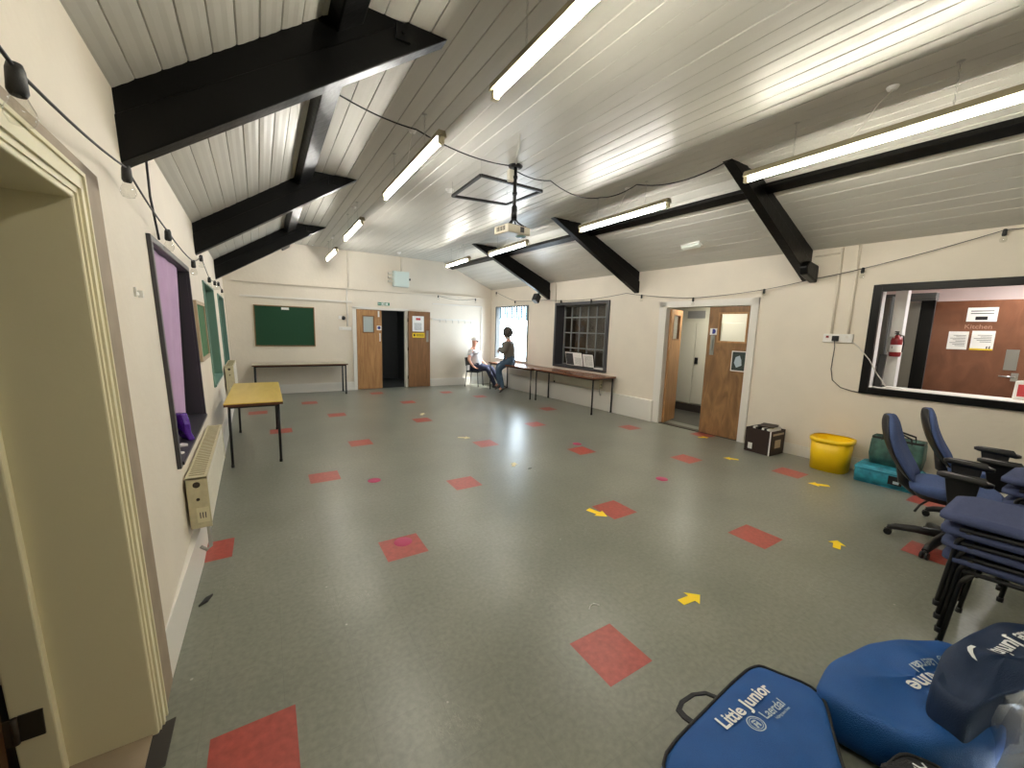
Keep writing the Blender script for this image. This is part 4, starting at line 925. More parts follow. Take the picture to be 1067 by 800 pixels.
t = obj('cable', MB().tube([(0, 0, 0), (.0, .02, -.2), (.01, .1, -.42)], .006, 6), 'bplast'); t.location = PL(3.05, 2.58, .05); tag(t, 'black cable dropping from the nearest left beam to the purple window', 'cable')

# ------------------------------------------------------------------ right foreground floor things
# archive box
t = thing('archive_box', 'dark brown archive box with papers beside the double doors', 'box', (6.3, 2.86, 0), -.02)
w, d, h = .38, .36, .36
mb = MB(); e = .006
for a, b in (((0, -d/2, h/2), (w, e, h)), ((0, d/2, h/2), (w, e, h)), ((-w/2, 0, h/2), (e, d, h)), ((w/2, 0, h/2), (e, d, h)), ((0, 0, .004), (w, d, .008))): mb.box(a, b)
obj('carton', mb, 'boxbrown', t)
mb = MB(); mb.box((0, -d/2-.004, h*.45), (.16, .003, .12)); mb.box((0, -d/2-.004, h*.85), (.3, .003, .03)); obj('end_label', mb, 'paleframe', t)
mb = MB(); mb.box((-w/2-.004, .1, .09), (.003, .06, .09)); mb.box((-w/2-.004, -d/2+.012, h/2), (.003, .018, h)); obj('side_label', mb, 'paper', t)
for k in range(6):
    mb = MB().box((0, 0, 0), (w*.9, .03, .3), 0, Matrix.Rotation(.12*(k % 3-1), 3, 'X')); f = obj('file', mb, 'bplast' if k % 2 else 'paper', t); f.location = (0, -d/2+.05+.052*k, .235)
mb = MB(); mb.box((.02, -.05, 0), (.3, .2, .01), .2); f = obj('folded_flap', mb, 'boxbrown', t); f.location = (-.02, .02, h+.045)
# yellow bin
t = thing('plastic_bin', 'bright yellow plastic bin standing against the right wall', 'bin', (6.28, 2.03, 0), .1)
def rrect(w, d, r, z, n=6):
    p = []
    for cx, cy, a0 in ((w/2-r, d/2-r, 0), (-w/2+r, d/2-r, PI/2), (-w/2+r, -d/2+r, PI), (w/2-r, -d/2+r, 3*PI/2)):
        for k in range(n+1): a = a0+PI/2*k/n; p.append(Vector((cx+r*math.cos(a), cy+r*math.sin(a), z)))
    return p
def loft(mb, rings, capb=True, capt=False, smooth=True):
    i0 = len(mb.v); n = len(rings[0])
    for r_ in rings: mb.v += [Vector(p) for p in r_]
    for k in range(len(rings)-1):
        for j in range(n):
            mb.f.append((i0+k*n+j, i0+k*n+(j+1) % n, i0+(k+1)*n+(j+1) % n, i0+(k+1)*n+j)); mb.mi.append(mb.cur); mb.sm.append(smooth)
    if capb: mb.f.append(tuple(range(i0+n-1, i0-1, -1))); mb.mi.append(mb.cur); mb.sm.append(False)
    if capt: mb.f.append(tuple(range(i0+(len(rings)-1)*n, i0+len(rings)*n))); mb.mi.append(mb.cur); mb.sm.append(False)
    return mb
mb = loft(MB(), [rrect(.40, .38, .13, 0), rrect(.45, .42, .15, .41), rrect(.445, .415, .15, .41), rrect(.39, .37, .13, .02)]); mb.f.append(tuple(range(3*28, 4*28))); mb.mi.append(0); mb.sm.append(False)
obj('bucket', mb, 'yellow', t)
mb = loft(MB(), [rrect(.446, .416, .15, .37), rrect(.475, .445, .16, .375), rrect(.48, .45, .16, .42), rrect(.44, .41, .15, .425)], False); obj('rim', mb, 'yellow', t)
# teal storage bag and woven green bag
t = thing('storage_case', 'low turquoise storage case on the floor beside the yellow bin', 'case', (6.27, 1.44, 0), .06)
mb = loft(MB(), [rrect(.36, .56, .03, 0), rrect(.37, .57, .03, .1), rrect(.37, .57, .03, .19), rrect(.33, .53, .04, .215)], True, True); obj('case_body', mb, 'teal', t)
mb = loft(MB(), [rrect(.375, .575, .03, .16), rrect(.382, .582, .03, .163), rrect(.382, .582, .03, .178), rrect(.375, .575, .03, .181)], False); obj('rim', mb, 'teal', t)
mb = MB(); mb.box((-.187, -.09, .1), (.006, .12, .1)); lbl = obj('label_panel', mb, 'ink_black', t); mb = MB().box((-.191, -.1, .08), (.004, .05, .03)); obj('label_print', mb, 'silver', lbl)
t = thing('shopping_bag', 'green woven shopping bag sitting on the turquoise case by the wall', 'bag', (6.36, 1.42, .217), .05)
mb = loft(MB(), [rrect(.2, .44, .03, 0), rrect(.24, .47, .03, .1), rrect(.22, .46, .03, .24), rrect(.2, .44, .03, .27), rrect(.185, .43, .03, .265), rrect(.19, .43, .03, .12)], True, True); obj('bag_body', mb, 'greenbag', t)
mb = loft(MB(), [rrect(.212, .452, .03, .255), rrect(.216, .456, .03, .258), rrect(.21, .45, .03, .275)], False); obj('hem', mb, 'bplast', t)
for s in (-1, 1):
    mb = MB().tube([(s*.1, -.14, .2), (s*.1, -.12, .3), (s*.04, 0, .335), (s*.1, .12, .3), (s*.1, .14, .2)], .01, 6); obj('handle', mb, 'bplast', t)
t.scale = (1, 1, 1.22)

# office chairs
def make_office_chair(lab):
    t = thing('office_chair', lab, 'office chair', (0, 0, 0), 0, 'blue office chairs')
    # faces +x
    mb = loft(MB(), [rrect(.42, .42, .12, .455), rrect(.5, .5, .14, .49), rrect(.52, .51, .14, .53), rrect(.46, .46, .14, .56)], True, True)
    for v in mb.v:
        if v.x > .15: v.z -= (v.x-.15)*.25
    obj('seat', mb, 'navy', t, bevel=0)
    mb = loft(MB(), [rrect(.40, .40, .1, .43), rrect(.46, .46, .12, .475)], True, False); obj('seat_shell', mb, 'bplast', t)
    # backrest: leaning slab, curved
    def bk(th0, th1, sc, m, nm, par):
        mb = MB(); NU, NV = 9, 12; grid = []
        for sd in (0, 1):
            for i in range(NV+1):
                z = i/NV; wv = .225*math.sqrt(max(.02, 1-((z-.38)/.655)**2))*sc
                for j in range(NU+1):
                    u = -1+2*j/NU; bow = .05*(1-u*u); edge = (1-abs(u)**4)*(1-abs(2*z-1)**8)
                    th = (th0, th1)[sd]*(.35+.65*edge)
                    x = -.23-.21*z-.10*math.sin(PI*z)*.4-bow*.8+th
                    mb.v.append(Vector((x, u*wv, .545+.52*z)))
        W_ = NU+1; H_ = (NV+1)*W_
        for sd in (0, 1):
            for i in range(NV):
                for j in range(NU):
                    q = sd*H_+i*W_+j; mb.f.append((q, q+1, q+1+W_, q+W_)); mb.mi.append(0); mb.sm.append(True)
        rim = [j for j in range(W_)]+[i*W_+NU for i in range(1, NV+1)]+[NV*W_+j for j in range(NU-1, -1, -1)]+[i*W_ for i in range(NV-1, 0, -1)]
        for a, b in zip(rim, rim[1:]+rim[:1]): mb.f.append((a, b, b+H_, a+H_)); mb.mi.append(0); mb.sm.append(True)
        return obj(nm, mb, m, par, sub=1)
    b_ = bk(0, .075, 1, 'navy', 'backrest', t); bk(-.03, .004, .98, 'bplast', 'back_shell', b_)
    mb = MB(); mb.tube([(-.05, 0, .44), (-.22, 0, .43), (-.30, 0, .5), (-.34, 0, .68)], [.03, .035, .04, .03], 8); obj('back_arm', mb, 'bplast', t)
    for s in (-1, 1):
        mb = MB(); mb.prism([Vector(q) for q in ((-.02, s*.25, .44), (.1, s*.25, .44), (.12, s*.275, .68), (-.06, s*.275, .68))], (0, s*.035, 0)); mb.box((.03, s*.2, .455), (.1, .14, .025)); ar_ = obj('armrest', mb, 'bplast', t, bevel=.008)
        mb = loft(MB(), [[Vector((p.x+.04, p.y+s*.29, z+(-.02*(p.x > .1)))) for p in rrect(.29*f_, .085*f_, .035, 0)] for z, f_ in ((.675, .85), (.685, 1), (.705, 1), (.715, .85))], True, True); obj('arm_pad', mb, 'bplast', ar_)
    mb = MB(); mb.tube([(0, 0, .1), (0, 0, .26)], .03, 12); mb.tube([(0, 0, .26), (0, 0, .43)], .018, 12); mb.box((0, 0, .43), (.2, .16, .04)); obj('gas_column', mb, 'bplast', t)
    mb = MB().tube([(-.12, -.08, .42), (-.17, -.2, .38), (-.19, -.24, .33)], .008, 6); obj('lever', mb, 'bplast', t)
    mb = MB().lathe([(0, .08), (.05, .08), (.055, .12), (.04, .15), (0, .15)], (0, 0, 0), 14); hb = obj('hub', mb, 'bplast', t)
    for k in range(5):
        a = 2*PI*k/5+STAR; ux, uy = math.cos(a), math.sin(a)
        mb = MB().tube([(ux*.03, uy*.03, .125), (ux*.18, uy*.18, .11), (ux*.3, uy*.3, .085), (ux*.345, uy*.345, .065)], [.036, .032, .028, .022], 8); lg = obj('leg', mb, 'bplast', t)
        px, py = ux*.345, uy*.345; n = Vector((-uy, ux, 0)); 
        mb = MB()
        for s in (-1, 1): mb.tube([Vector((px, py, .028))+n*(.008*s), Vector((px, py, .028))+n*(.024*s)], .028, 12)
        mb.tube([Vector((px, py, .03)), Vector((px, py, .07))], .012, 8); obj('caster', mb, 'bplast', lg)
    return t
FA = math.radians(-83)
STAR = math.radians(172)-FA
o1 = make_office_chair('blue office chair with black arms nearest the chair stacks, beside the floor')
o1['label'] = 'nearer blue office chair with black arms, blocking view of the turquoise case'
o1.location = (4.68, .67, 0); o1.rotation_euler.z = FA
o2 = copy_tree(o1); o2['label'] = 'further blue office chair with black arms, closer to the hatch wall'
o2.location = (5.54, .61, 0); o2.rotation_euler.z = FA+.06

# stacking chairs
SH = .50
def make_stack_chair(lab):
    t = thing('stacking_chair', lab, 'chair', (0, 0, 0), 0, 'stacked blue chairs')     # faces +y, origin under seat centre
    mb = loft(MB(), [rrect(.46, .45, .05, SH-.005), rrect(.54, .52, .07, SH+.012), rrect(.54, .52, .07, SH+.034), rrect(.46, .44, .07, SH+.052)], True, True)
    for v in mb.v:
        v.z += -.06*max(0, v.y-.1); v.y += .03
    obj('seat', mb, 'navy2', t)
    mb = loft(MB(), [rrect(.40, .38, .05, SH-.022), rrect(.45, .44, .06, SH-.004)], True, True); obj('seat_shell', mb, 'bplast', t)
    def bkp(dy, th, m, nm, par, k=1.):
        mb = MB(); rings = []
        for y_, f_ in ((-.235-dy, .93), (-.235-dy-th*.5, 1.), (-.235-dy-th, .93)):
            rings.append([Vector((p.x, y_-.12*(p.y+.15)*.9+.03*(p.x/.24)**2, SH+.36+p.y)) for p in rrect(.48*k*f_, .30*k*f_, .07, 0)])
        loft(mb, rings, True, True); return obj(nm, mb, m, par)
    b_ = bkp(0, .035, 'navy2', 'backrest', t); bkp(.036, .012, 'bplast', 'back_shell', b_, .98)
    for s in (-1, 1):
        x = s*.255
        mb = MB().tube([(x, .20, SH-.03), (x, -.22, SH-.005), (x, -.26, SH+.05), (x*.96, -.31, SH+.35)], .0125, 8); obj('side_rail', mb, 'bmetal', t)
        mb = MB().tube([(x, .16, SH-.03), (x, .20, SH-.1), (x, .235, .012)], .0125, 8); lg = obj('leg', mb, 'bmetal', t)
        mb = MB().tube([(x, .235, .0), (x, .2345, .03)], .016, 8); obj('ferrule', mb, 'bplast', lg)
        mb = MB().tube([(x, -.1, SH-.015), (x, -.2, SH-.12), (x, -.29, .012)], .0125, 8); lg = obj('leg', mb, 'bmetal', t)
        mb = MB().tube([(x, -.29, .0), (x, -.2895, .03)], .016, 8); obj('ferrule', mb, 'bplast', lg)
    mb = MB().tube([(-.255, .15, SH-.035), (.255, .15, SH-.035)], .011, 8); mb.tube([(-.255, -.15, SH-.02), (.255, -.15, SH-.02)], .011, 8); obj('cross_bar', mb, 'bmetal', t)
    return t
proto = make_stack_chair('x'); used = False
def stack(x, y, rz, n, dz, dy, where):
    global used
    nm = {0: 'bottom', n-1: 'topmost'}
    words = ['bottom', 'second', 'third', 'fourth', 'fifth']
    for k in range(n):
        o = proto if not used else copy_tree(proto); used = True
        o.location = (x+math.cos(rz+PI/2)*dy*k, y+math.sin(rz+PI/2)*dy*k, dz*k); o.rotation_euler.z = rz
        w = 'topmost' if k == n-1 else (words[k]+(' from the bottom' if k else ''))
        o['label'] = ('blue padded chair, %s in %s' % (w, where))
stack(3.42, .18, .02, 4, .074, .012, 'the stack nearest the blue bags')
stack(4.32, .06, -.03, 5, .074, .012, 'the middle chair stack')
stack(5.12, .02, .03, 5, .074, .012, 'the chair stack furthest from the bags')

# ------------------------------------------------------------------ blue bags
def soft_bag(name, lab, poly, h, mat, loc, puff=.03, seed=0, tilt=None, wr=0., piped=True):
    t = thing(name, lab, 'bag', loc); c = Vector(loc); rnd = random.Random(seed)
    P_ = [Vector((x, y)) for x, y in poly]
    def dens(P_, m=6):
        out = []
        n = len(P_)
        for k in range(n):
            a, b = P_[k], P_[(k+1) % n]
            for j in range(m): out.append(a.lerp(b, j/m))
        for _ in range(2): out = [(out[i-1]+out[i]*2+out[(i+1) % len(out)])/4 for i in range(len(out))]
        return out
    D = dens(P_); cen = sum(D, Vector((0, 0)))/len(D)
    H = tilt or (lambda x, y: h)
    rings = []
    nz = lambda p, k: .008*math.sin(p.x*23+k*2.1+seed)*math.cos(p.y*19+k+seed)
    for f_, s_ in ((0, .97), (.12, 1.0), (.45, 1.02), (.8, 1.0), (.94, .975), (1.0, .93)):
        rings.append([Vector((*(cen+(p-cen)*s_), H(p.x, p.y)*f_+nz(p, f_*5)*(f_ > .05)*1.0)) for p in D])
    for s_ in (.84, .75, .65, .55, .45, .35, .25, .15, .04):
        rings.append([Vector((*(cen+(p-cen)*s_), H(*(cen+(p-cen)*s_))+puff*(1-s_*s_)+nz(cen+(p-cen)*s_, 1)+wr*(mnoise.noise(Vector((*(cen+(p-cen)*s_)*4.5, seed)))-.3*abs(math.sin((p.x*.6+p.y)*9))))) for p in D])
    rings = [[p-Vector((c.x, c.y, 0)) for p in r_] for r_ in rings]
    mb = loft(MB(), rings, True, True); b = obj('bag_body', mb, mat, t, sub=1)
    pk = [p+Vector((0, 0, .004)) for p in rings[4]]
    if piped: e = obj('piping', MB().tube(pk, .006, 6, closed=True), 'bag_k', t)
    bv = BVHTree.FromPolygons([v+c for v in mb.v], [f for f in mb.f])
    def surf(x, y, lift=.007):
        hit = bv.ray_cast(Vector((x, y, 2)), Vector((0, 0, -1)))
        return Vector((x, y, (hit[0].z if hit[0] else H(x, y))+lift))-c
    return t, surf
def strap(parent, pts, w, m='bag_k', name='handle', up=Vector((0, 0, 1))):
    mb = MB(); pts = [Vector(p) for p in pts]
    for k in range(len(pts)-1):
        a, b = pts[k], pts[k+1]; ta = (pts[min(k+1, len(pts)-1)]-pts[max(k-1, 0)]).normalized(); tb = (pts[min(k+2, len(pts)-1)]-pts[k]).normalized()
        na, nb = ta.cross(up).normalized()*w/2, tb.cross(up).normalized()*w/2; q = Vector((0, 0, .004))
        mb.hexa([a-na-q, a+na-q, b+nb-q, b-nb-q, a-na+q, a+na+q, b+nb+q, b-nb+q])
    return obj(name, mb, m, parent)
def on_bag(surf, o, ex, ey):
    o = Vector(o); ex = Vector(ex).normalized(); ey = Vector(ey).normalized()
    return lambda x, y: surf(o.x+ex.x*x+ey.x*y, o.y+ex.y*x+ey.y*y)
def emblem(parent, fn, x, y, r, mat='silver'):
    mb = MB(); n = 26
    for r0, r1 in ((.86, 1.), (.66, .74)):
        for k in range(n):
            a, b = 2*PI*k/n, 2*PI*(k+1)/n
            mb.face([fn(x+r*r0*math.cos(a), y+r*r0*math.sin(a)), fn(x+r*r1*math.cos(a), y+r*r1*math.sin(a)), fn(x+r*r1*math.cos(b), y+r*r1*math.sin(b)), fn(x+r*r0*math.cos(b), y+r*r0*math.sin(b))])
    for pts in (((-.45, -.45), (-.2, -.5), (-.05, .1), (-.3, .2)), ((.05, -.5), (.3, -.45), (.35, .15), (.1, .1)), ((-.4, .25), (.4, .2), (.3, .4), (-.2, .5)), ((-.1, -.2), (.1, -.2), (.1, 0), (-.1, 0))):
        mb.face([fn(x+r*p[0], y+r*p[1]) for p in pts])
    return obj('emblem', mb, mat, parent)
BIG = (1.135, .755), (1.82, .80), (1.93, .775), (2.02, .56), (1.66, .36), (1.45, .06), (1.0, .2), (1.1, .62)
t, sf = soft_bag('training_bag', 'bright blue bag printed in white, nearest the camera, with a black loop handle', BIG, .17, 'bag', (1.5, .45, 0), puff=.02, seed=1)
ex = Vector((1, .02)); fn = on_bag(sf, (1.61, .665), (1, -.01), (.01, 1))
lettering('lettering', 'Little Junior', .072, fn, 'ink', t, .0018)
fn2 = on_bag(sf, (1.69, .603), (1, -.03), (.03, 1))
lettering('small_lettering', 'Laerdal', .05, fn2, 'silver', t, .0008); lettering('tiny_lettering', 'helping save lives', .015, on_bag(sf, (1.71, .585), (1, -.03), (.03, 1)), 'silver', t, .0002); emblem(t, fn2, -.128, .012, .034)
strap(t, [Vector(q)-t.location for q in ((1.40, .76, .14), (1.40, .815, .13), (1.415, .85, .12), (1.46, .866, .12), (1.53, .86, .125), (1.575, .83, .135), (1.60, .775, .14))], .024, up=Vector((0, .5, 1)))
B2 = (1.93, .57), (2.18, .61), (2.6, .53), (2.9, .34), (2.8, .1), (2.3, .1), (2.0, .26)
t, sf = soft_bag('training_bag', 'bright blue bag with upside down print, lying between the printed bag and the shaded bag', B2, .2, 'bag', (2.4, .35, 0), puff=.03, seed=4, wr=.035, piped=False)
fn = on_bag(sf, (2.5, .31), (-.93, .3), (-.3, -.93)); lettering('lettering', 'Little Anne', .09, fn, 'ink', t, .002)
fn = on_bag(sf, (2.5, .365), (-.93, .3), (-.3, -.93)); lettering('small_lettering', 'Laerdal', .055, fn, 'silver', t, .0008); emblem(t, fn, -.15, .016, .036)
B3 = (2.2, .29), (2.55, .32), (3.1, .22), (3.25, -.02), (2.85, -.06), (2.42, .12), (2.16, .17)
t, sf = soft_bag('training_bag', 'blue bag with painted-in shade, slumped on top at the right edge of the picture', B3, .33, 'bag_d', (2.6, .1, 0), puff=.03, seed=9, wr=.04, piped=False)
fn = on_bag(sf, (2.83, .165), (-.96, .2), (-.25, -.96)); lettering('lettering', 'Little Junior', .085, fn, 'ink', t, .002)
mb = MB(); sw = [(2.50, .225), (2.53, .243), (2.57, .25), (2.62, .246)]
for (a, b), (d_, e) in zip(sw, sw[1:]): mb.face([sf(a, b), sf(d_, e), sf(d_, e-.016), sf(a, b-.016)])
obj('printed_swoosh', mb, 'ink', t)
B4 = (1.72, .33), (1.98, .30), (2.05, .2), (1.95, -.05), (1.6, -.05), (1.6, .2)
t, sf = soft_bag('backpack', 'black bag with white print squeezed between the blue bags at the bottom edge', B4, .15, 'bag_k', (1.8, .2, 0), puff=.02, seed=3)
fn = on_bag(sf, (1.9, .27), (-.9, .35), (-.35, -.9)); lettering('lettering', 'Anne', .08, fn, 'ink', t, .001)
strap(t, [Vector(q)-t.location for q in ((1.74, .28, .14), (1.82, .3, .175), (1.92, .26, .17), (1.96, .2, .15))], .03, 'bag_k', 'strap')
t = thing('plastic_bag', 'crumpled clear plastic bag beside the shaded blue bag', 'bag', (2.40, -.02, 0)); mb = MB(); NN = 22; rg = []
rnd = random.Random(5)
for k, (z, r_) in enumerate(((0, .10), (.08, .15), (.18, .16), (.3, .14), (.37, .1), (.42, .05), (.46, .07))):
    rg.append([Vector((math.cos(2*PI*j/NN)*r_*(1+.16*math.sin(j*2.7+k*1.9)), math.sin(2*PI*j/NN)*r_*(1+.16*math.cos(j*3.1+k*1.3)), z+.015*math.sin(j*1.7+k))) if k else Vector((math.cos(2*PI*j/NN)*r_, math.sin(2*PI*j/NN)*r_, 0)) for j in range(NN)])
loft(mb, rg, True, False); obj('film', mb, 'clear', t); 
mb = MB(); mb.box((0, 0, .1), (.12, .1, .18), .4); obj('contents', mb, 'paper', t, bevel=.03)

# ------------------------------------------------------------------ floor stickers and scraps
for x, y, lab in ((.956, 4.34, 'magenta dot on the bare grey floor near the left'), (.858, 2.93, 'magenta dot stuck on a red tile'), (3.99, 4.43, 'magenta dot just beyond a red tile towards the far tables'), (3.92, 2.84, 'magenta dot on the grey floor in front of the double doors')):
    t = obj('floor_dot', MB().lathe([(0, .003), (.068, .003), (.07, .0014)], (0, 0, 0), 28), 'dot'); t.location = (x, y, 0); tag(t, lab, 'floor sticker', 'magenta floor dots')
def arrow(x, y, ang, s, m, lab, curl=0.):
    mb = MB(); P_ = [(-.09, -.028), (.015, -.028), (.015, -.065), (.1, 0), (.015, .065), (.015, .028), (-.09, .028)]
    mb.prism([Vector((a*s, b*s, .0016)) for a, b in P_], (0, 0, .0015)); t = obj('floor_arrow', mb, m); t.location = (x, y, 0); t.rotation_euler.z = ang; tag(t, lab, 'floor sticker', 'tape arrows on the floor')
arrow(2.262, 1.356, -.1, .95, 'ytape', 'yellow tape arrow nearest the blue bags, pointing right')
arrow(2.60, 2.56, -1.3, 1.1, 'ytape', 'yellow tape arrow on the corner of a red tile, mid floor')
arrow(5.473, 2.88, 2.2, 1., 'ytape', 'thin looking yellow tape arrow before the archive box')
arrow(6.20, 3.76, -.4, 1., 'ytape', 'yellow tape arrow by the double door threshold')
arrow(5.456, 1.832, 2.2, 1.1, 'ytape', 'yellow tape arrow before the yellow bin')
arrow(3.972, 1.156, .3, .9, 'ytape', 'yellow tape arrow pointing at the office chair casters')
arrow(2.575, 7.415, 1., 1., 'ptape', 'faded tape arrow beside the red tile toward the back doors')
arrow(2.586, 5.496, -.6, 1.1, 'ptape', 'faded tape arrow near the middle of the hall floor')
arrow(2.619, 4.072, .9, .8, 'ptape', 'faded tape arrow on the glossy mid floor patch')
t = obj('plastic_scrap', MB().prism([Vector(q) for q in ((-.05, 0, 0), (0, -.012, 0), (.06, .01, 0), (.02, .022, 0))], (0, 0, .012)), 'bplast'); t.location = (-.38, 2.83, .0); t.rotation_euler.z = .9; tag(t, 'small black plastic scrap at the foot of the left wall', 'scrap')
t = obj('plastic_scrap', MB().prism([Vector(q) for q in ((-.03, 0, 0), (0, -.01, 0), (.03, .0, 0), (.0, .012, 0))], (0, 0, .005)), 'bplast'); t.location = (2.72, 3.86, .0); tag(t, 'tiny dark chip on the shiny floor in mid hall', 'scrap')
t = obj('thread_scrap', MB().tube([(-.03, -.01, .005), (0, .01, .005), (.03, .012, .005), (.05, -.015, .005)], .003, 5), 'paper'); t.location = (1.65, 1.62, 0); tag(t, 'short curved white thread lying on the floor', 'scrap')
t = obj('door_mat', MB().prism([Vector(q) for q in ((-.62, 1.86, .0), (-.48, 1.98, .0), (-.40, 2.0, 0), (-.40, 1.78, 0), (-.62, 1.7, 0))], (0, 0, .006)), plain('dark_mat', (54, 50, 46), .9)); tag(t, 'ragged dark mat scrap at the left doorway threshold', 'mat')

# ------------------------------------------------------------------ people
def skin_body(name, nodes, edges, mat, parent, root, sub=2):
    me = bpy.data.meshes.new(name); ids = {k: i for i, k in enumerate(nodes)}
    me.from_pydata([tuple(nodes[k][0]) for k in nodes], [(ids[a], ids[b]) for a, b in edges], []); me.materials.append(MT[mat])
    o = bpy.data.objects.new(name, me); COL.objects.link(o); o.parent = parent
    sk = o.modifiers.new('skin', 'SKIN'); sk.use_smooth_shade = True; sk.branch_smoothing = .4
    for k in nodes:
        v = me.skin_vertices[0].data[ids[k]]; r = nodes[k][1]; v.radius = (r, r) if not isinstance(r, tuple) else r; v.use_root = (k == root)
    s = o.modifiers.new('sub', 'SUBSURF'); s.levels = s.render_levels = sub
    return o
def hand(nodes, edges, wrist, prefix, d, side, s=1.):
    d = Vector(d).normalized(); side = Vector(side).normalized(); up = d.cross(side).normalized(); w = Vector(nodes[wrist][0])
    nodes[prefix+'p'] = (w+d*.05*s, .024*s); edges.append((wrist, prefix+'p'))
    for k, (off, L) in enumerate(((-.027, .062), (-.009, .072), (.009, .075), (.027, .066))):
        a = w+d*.09*s+side*off*s; nodes[prefix+'a%d' % k] = (a, .0095*s); nodes[prefix+'b%d' % k] = (a+d*L*.55*s-up*.008*s, .0085*s); nodes[prefix+'c%d' % k] = (a+d*L*.9*s-up*.026*s, .007*s)
        edges += [(prefix+'p', prefix+'a%d' % k), (prefix+'a%d' % k, prefix+'b%d' % k), (prefix+'b%d' % k, prefix+'c%d' % k)]
    a = w+d*.045*s-side*.035*s; nodes[prefix+'t0'] = (a, .011*s); nodes[prefix+'t1'] = (a+d*.03*s-side*.02*s, .009*s); edges += [(prefix+'p', prefix+'t0'), (prefix+'t0', prefix+'t1')]
def head(t, hc, face, r=.105):
    # skull lattice joined to the neck by its lowest ring is part of the body skin; this adds face details as children
    f = Vector(face).normalized(); up = Vector((0, 0, 1)); s = f.cross(up).normalized(); hc = Vector(hc)
    M = Matrix((s, f, up)).transposed()
    return M
# seated man: leaning back on a chair in the corner, legs stretched out
SC = 1.06
man = thing('person', 'man in pale cap, sunglasses and white tee lounging on a chair in the far corner', 'person', (5.3, 10.62, 0)); mo = man.location
def rp(*p): return Vector(p)-mo
hipc = rp(5.34, 10.58, .60); 
fd = Vector((.66, -.75, 0)); sd = Vector((.75, .66, 0))      # facing, sideways (his left = +sd)
B = {}; E = []
B['pel'] = (hipc, .125); B['bel'] = (hipc+Vector((0, 0, .17))+sd*.03, .155); B['che'] = (hipc+Vector((0, 0, .38))-fd*.05+sd*.03, .15); B['nb'] = (hipc+Vector((0, 0, .52))-fd*.09, .07); B['nk'] = (hipc+Vector((0, 0, .585))-fd*.075, .055); B['hd0'] = (hipc+Vector((0, 0, .66))-fd*.05, .078); B['hd1'] = (hipc+Vector((0, 0, .74))-fd*.05, .092); B['hd2'] = (hipc+Vector((0, 0, .81))-fd*.06, .07)
E += [('pel', 'bel'), ('bel', 'che'), ('che', 'nb'), ('nb', 'nk'), ('nk', 'hd0'), ('hd0', 'hd1'), ('hd1', 'hd2')]
legs = {}
for k, s in (('l', 1), ('r', -1)):
    sh = B['nb'][0]+sd*(.19*s)+Vector((0, 0, -.05)); B['s'+k] = (sh, .062)
    if s < 0: el = sh+sd*(-.10)+Vector((0, 0, -.27))-fd*.02; wr = el+fd*.14+sd*.03+Vector((0, 0, -.19))
    else: el = sh+sd*.17+Vector((0, 0, -.22))+fd*.05; wr = el+fd*.16-sd*.1+Vector((0, 0, -.12))
    B['e'+k] = (el, .046); B['w'+k] = (wr, .031); E += [('nb', 's'+k), ('s'+k, 'e'+k), ('e'+k, 'w'+k)]
    hand(B, E, 'w'+k, 'h'+k, fd+Vector((0, 0, -.5)), sd*s)
    hp = hipc+sd*(.1*s)-Vector((0, 0, .03)); kn = hipc+fd*(.44)+sd*(.15*s)+Vector((0, 0, -.03)); an = hipc+fd*(.70+.06*s)+sd*(.1*s); an.z = .09+0
    B['t'+k] = (hp, .1); B['k'+k] = (kn, .07); B['a'+k] = (an, .043); B['f'+k] = (an+fd*.13+Vector((0, 0, -.045)), .036)
    E += [('pel', 't'+k), ('t'+k, 'k'+k), ('k'+k, 'a'+k), ('a'+k, 'f'+k)]; legs[k] = (hp, kn, an)
skin_body('body', B, E, 'skin', man, 'pel')
def sub_nodes(B, keys, g): return {k: (B[k][0], B[k][1]+g) for k in keys}
N_ = sub_nodes(B, ['pel', 'bel', 'che', 'nb', 'sl', 'sr'], .04); N_['nb'] = (B['nb'][0]-Vector((0, 0, .01)), .105)
for k in 'lr': N_['u'+k] = (B['s'+k][0].lerp(B['e'+k][0], .6), .066)
skin_body('t_shirt', N_, [('pel', 'bel'), ('bel', 'che'), ('che', 'nb'), ('nb', 'sl'), ('nb', 'sr'), ('sl', 'ul'), ('sr', 'ur')], 'tee', man, 'pel')
N_ = {'pel': (B['pel'][0]-Vector((0, 0, .03)), .142)}; e_ = []
for k in 'lr':
    for q, g in (('t', .016), ('k', .018)): N_[q+k] = (B[q+k][0], B[q+k][1]+g)
    N_['a'+k] = (B['a'+k][0]+Vector((0, 0, .01)), .058); N_['b'+k] = (B['a'+k][0]-Vector((0, 0, .025)), .06); e_ += [('pel', 't'+k), ('t'+k, 'k'+k), ('k'+k, 'a'+k), ('a'+k, 'b'+k)]
skin_body('jeans', N_, e_, 'jeans_d', man, 'pel')
def shoe(an, fdir, mat, parent, pitch=0.):
    an = Vector(an); f = Vector(fdir).normalized(); up = Vector((0, 0, 1)); s = f.cross(up).normalized(); up = s.cross(f)
    mb = MB(); rings = []
    for x, w, z1 in ((-.07, .03, .05), (-.05, .042, .085), (.02, .044, .09), (.1, .048, .06), (.17, .042, .04), (.2, .02, .02)):
        rings.append([an+f*x+s*(w*math.cos(a))+up*(-.085+max(0, (z1)*(.5+.5*math.sin(a)))) for a in [2*PI*j/12 for j in range(12)]])
    loft(mb, rings, True, True); return obj('shoe', mb, mat, parent, sub=1)
for k in 'lr': shoe(B['a'+k][0], fd+Vector((0, 0, 0)), 'shoe', man)
hc = B['hd1'][0]; M = head(man, hc, fd)
def hp_(x, y, z): return hc+M@Vector((x, y, z))
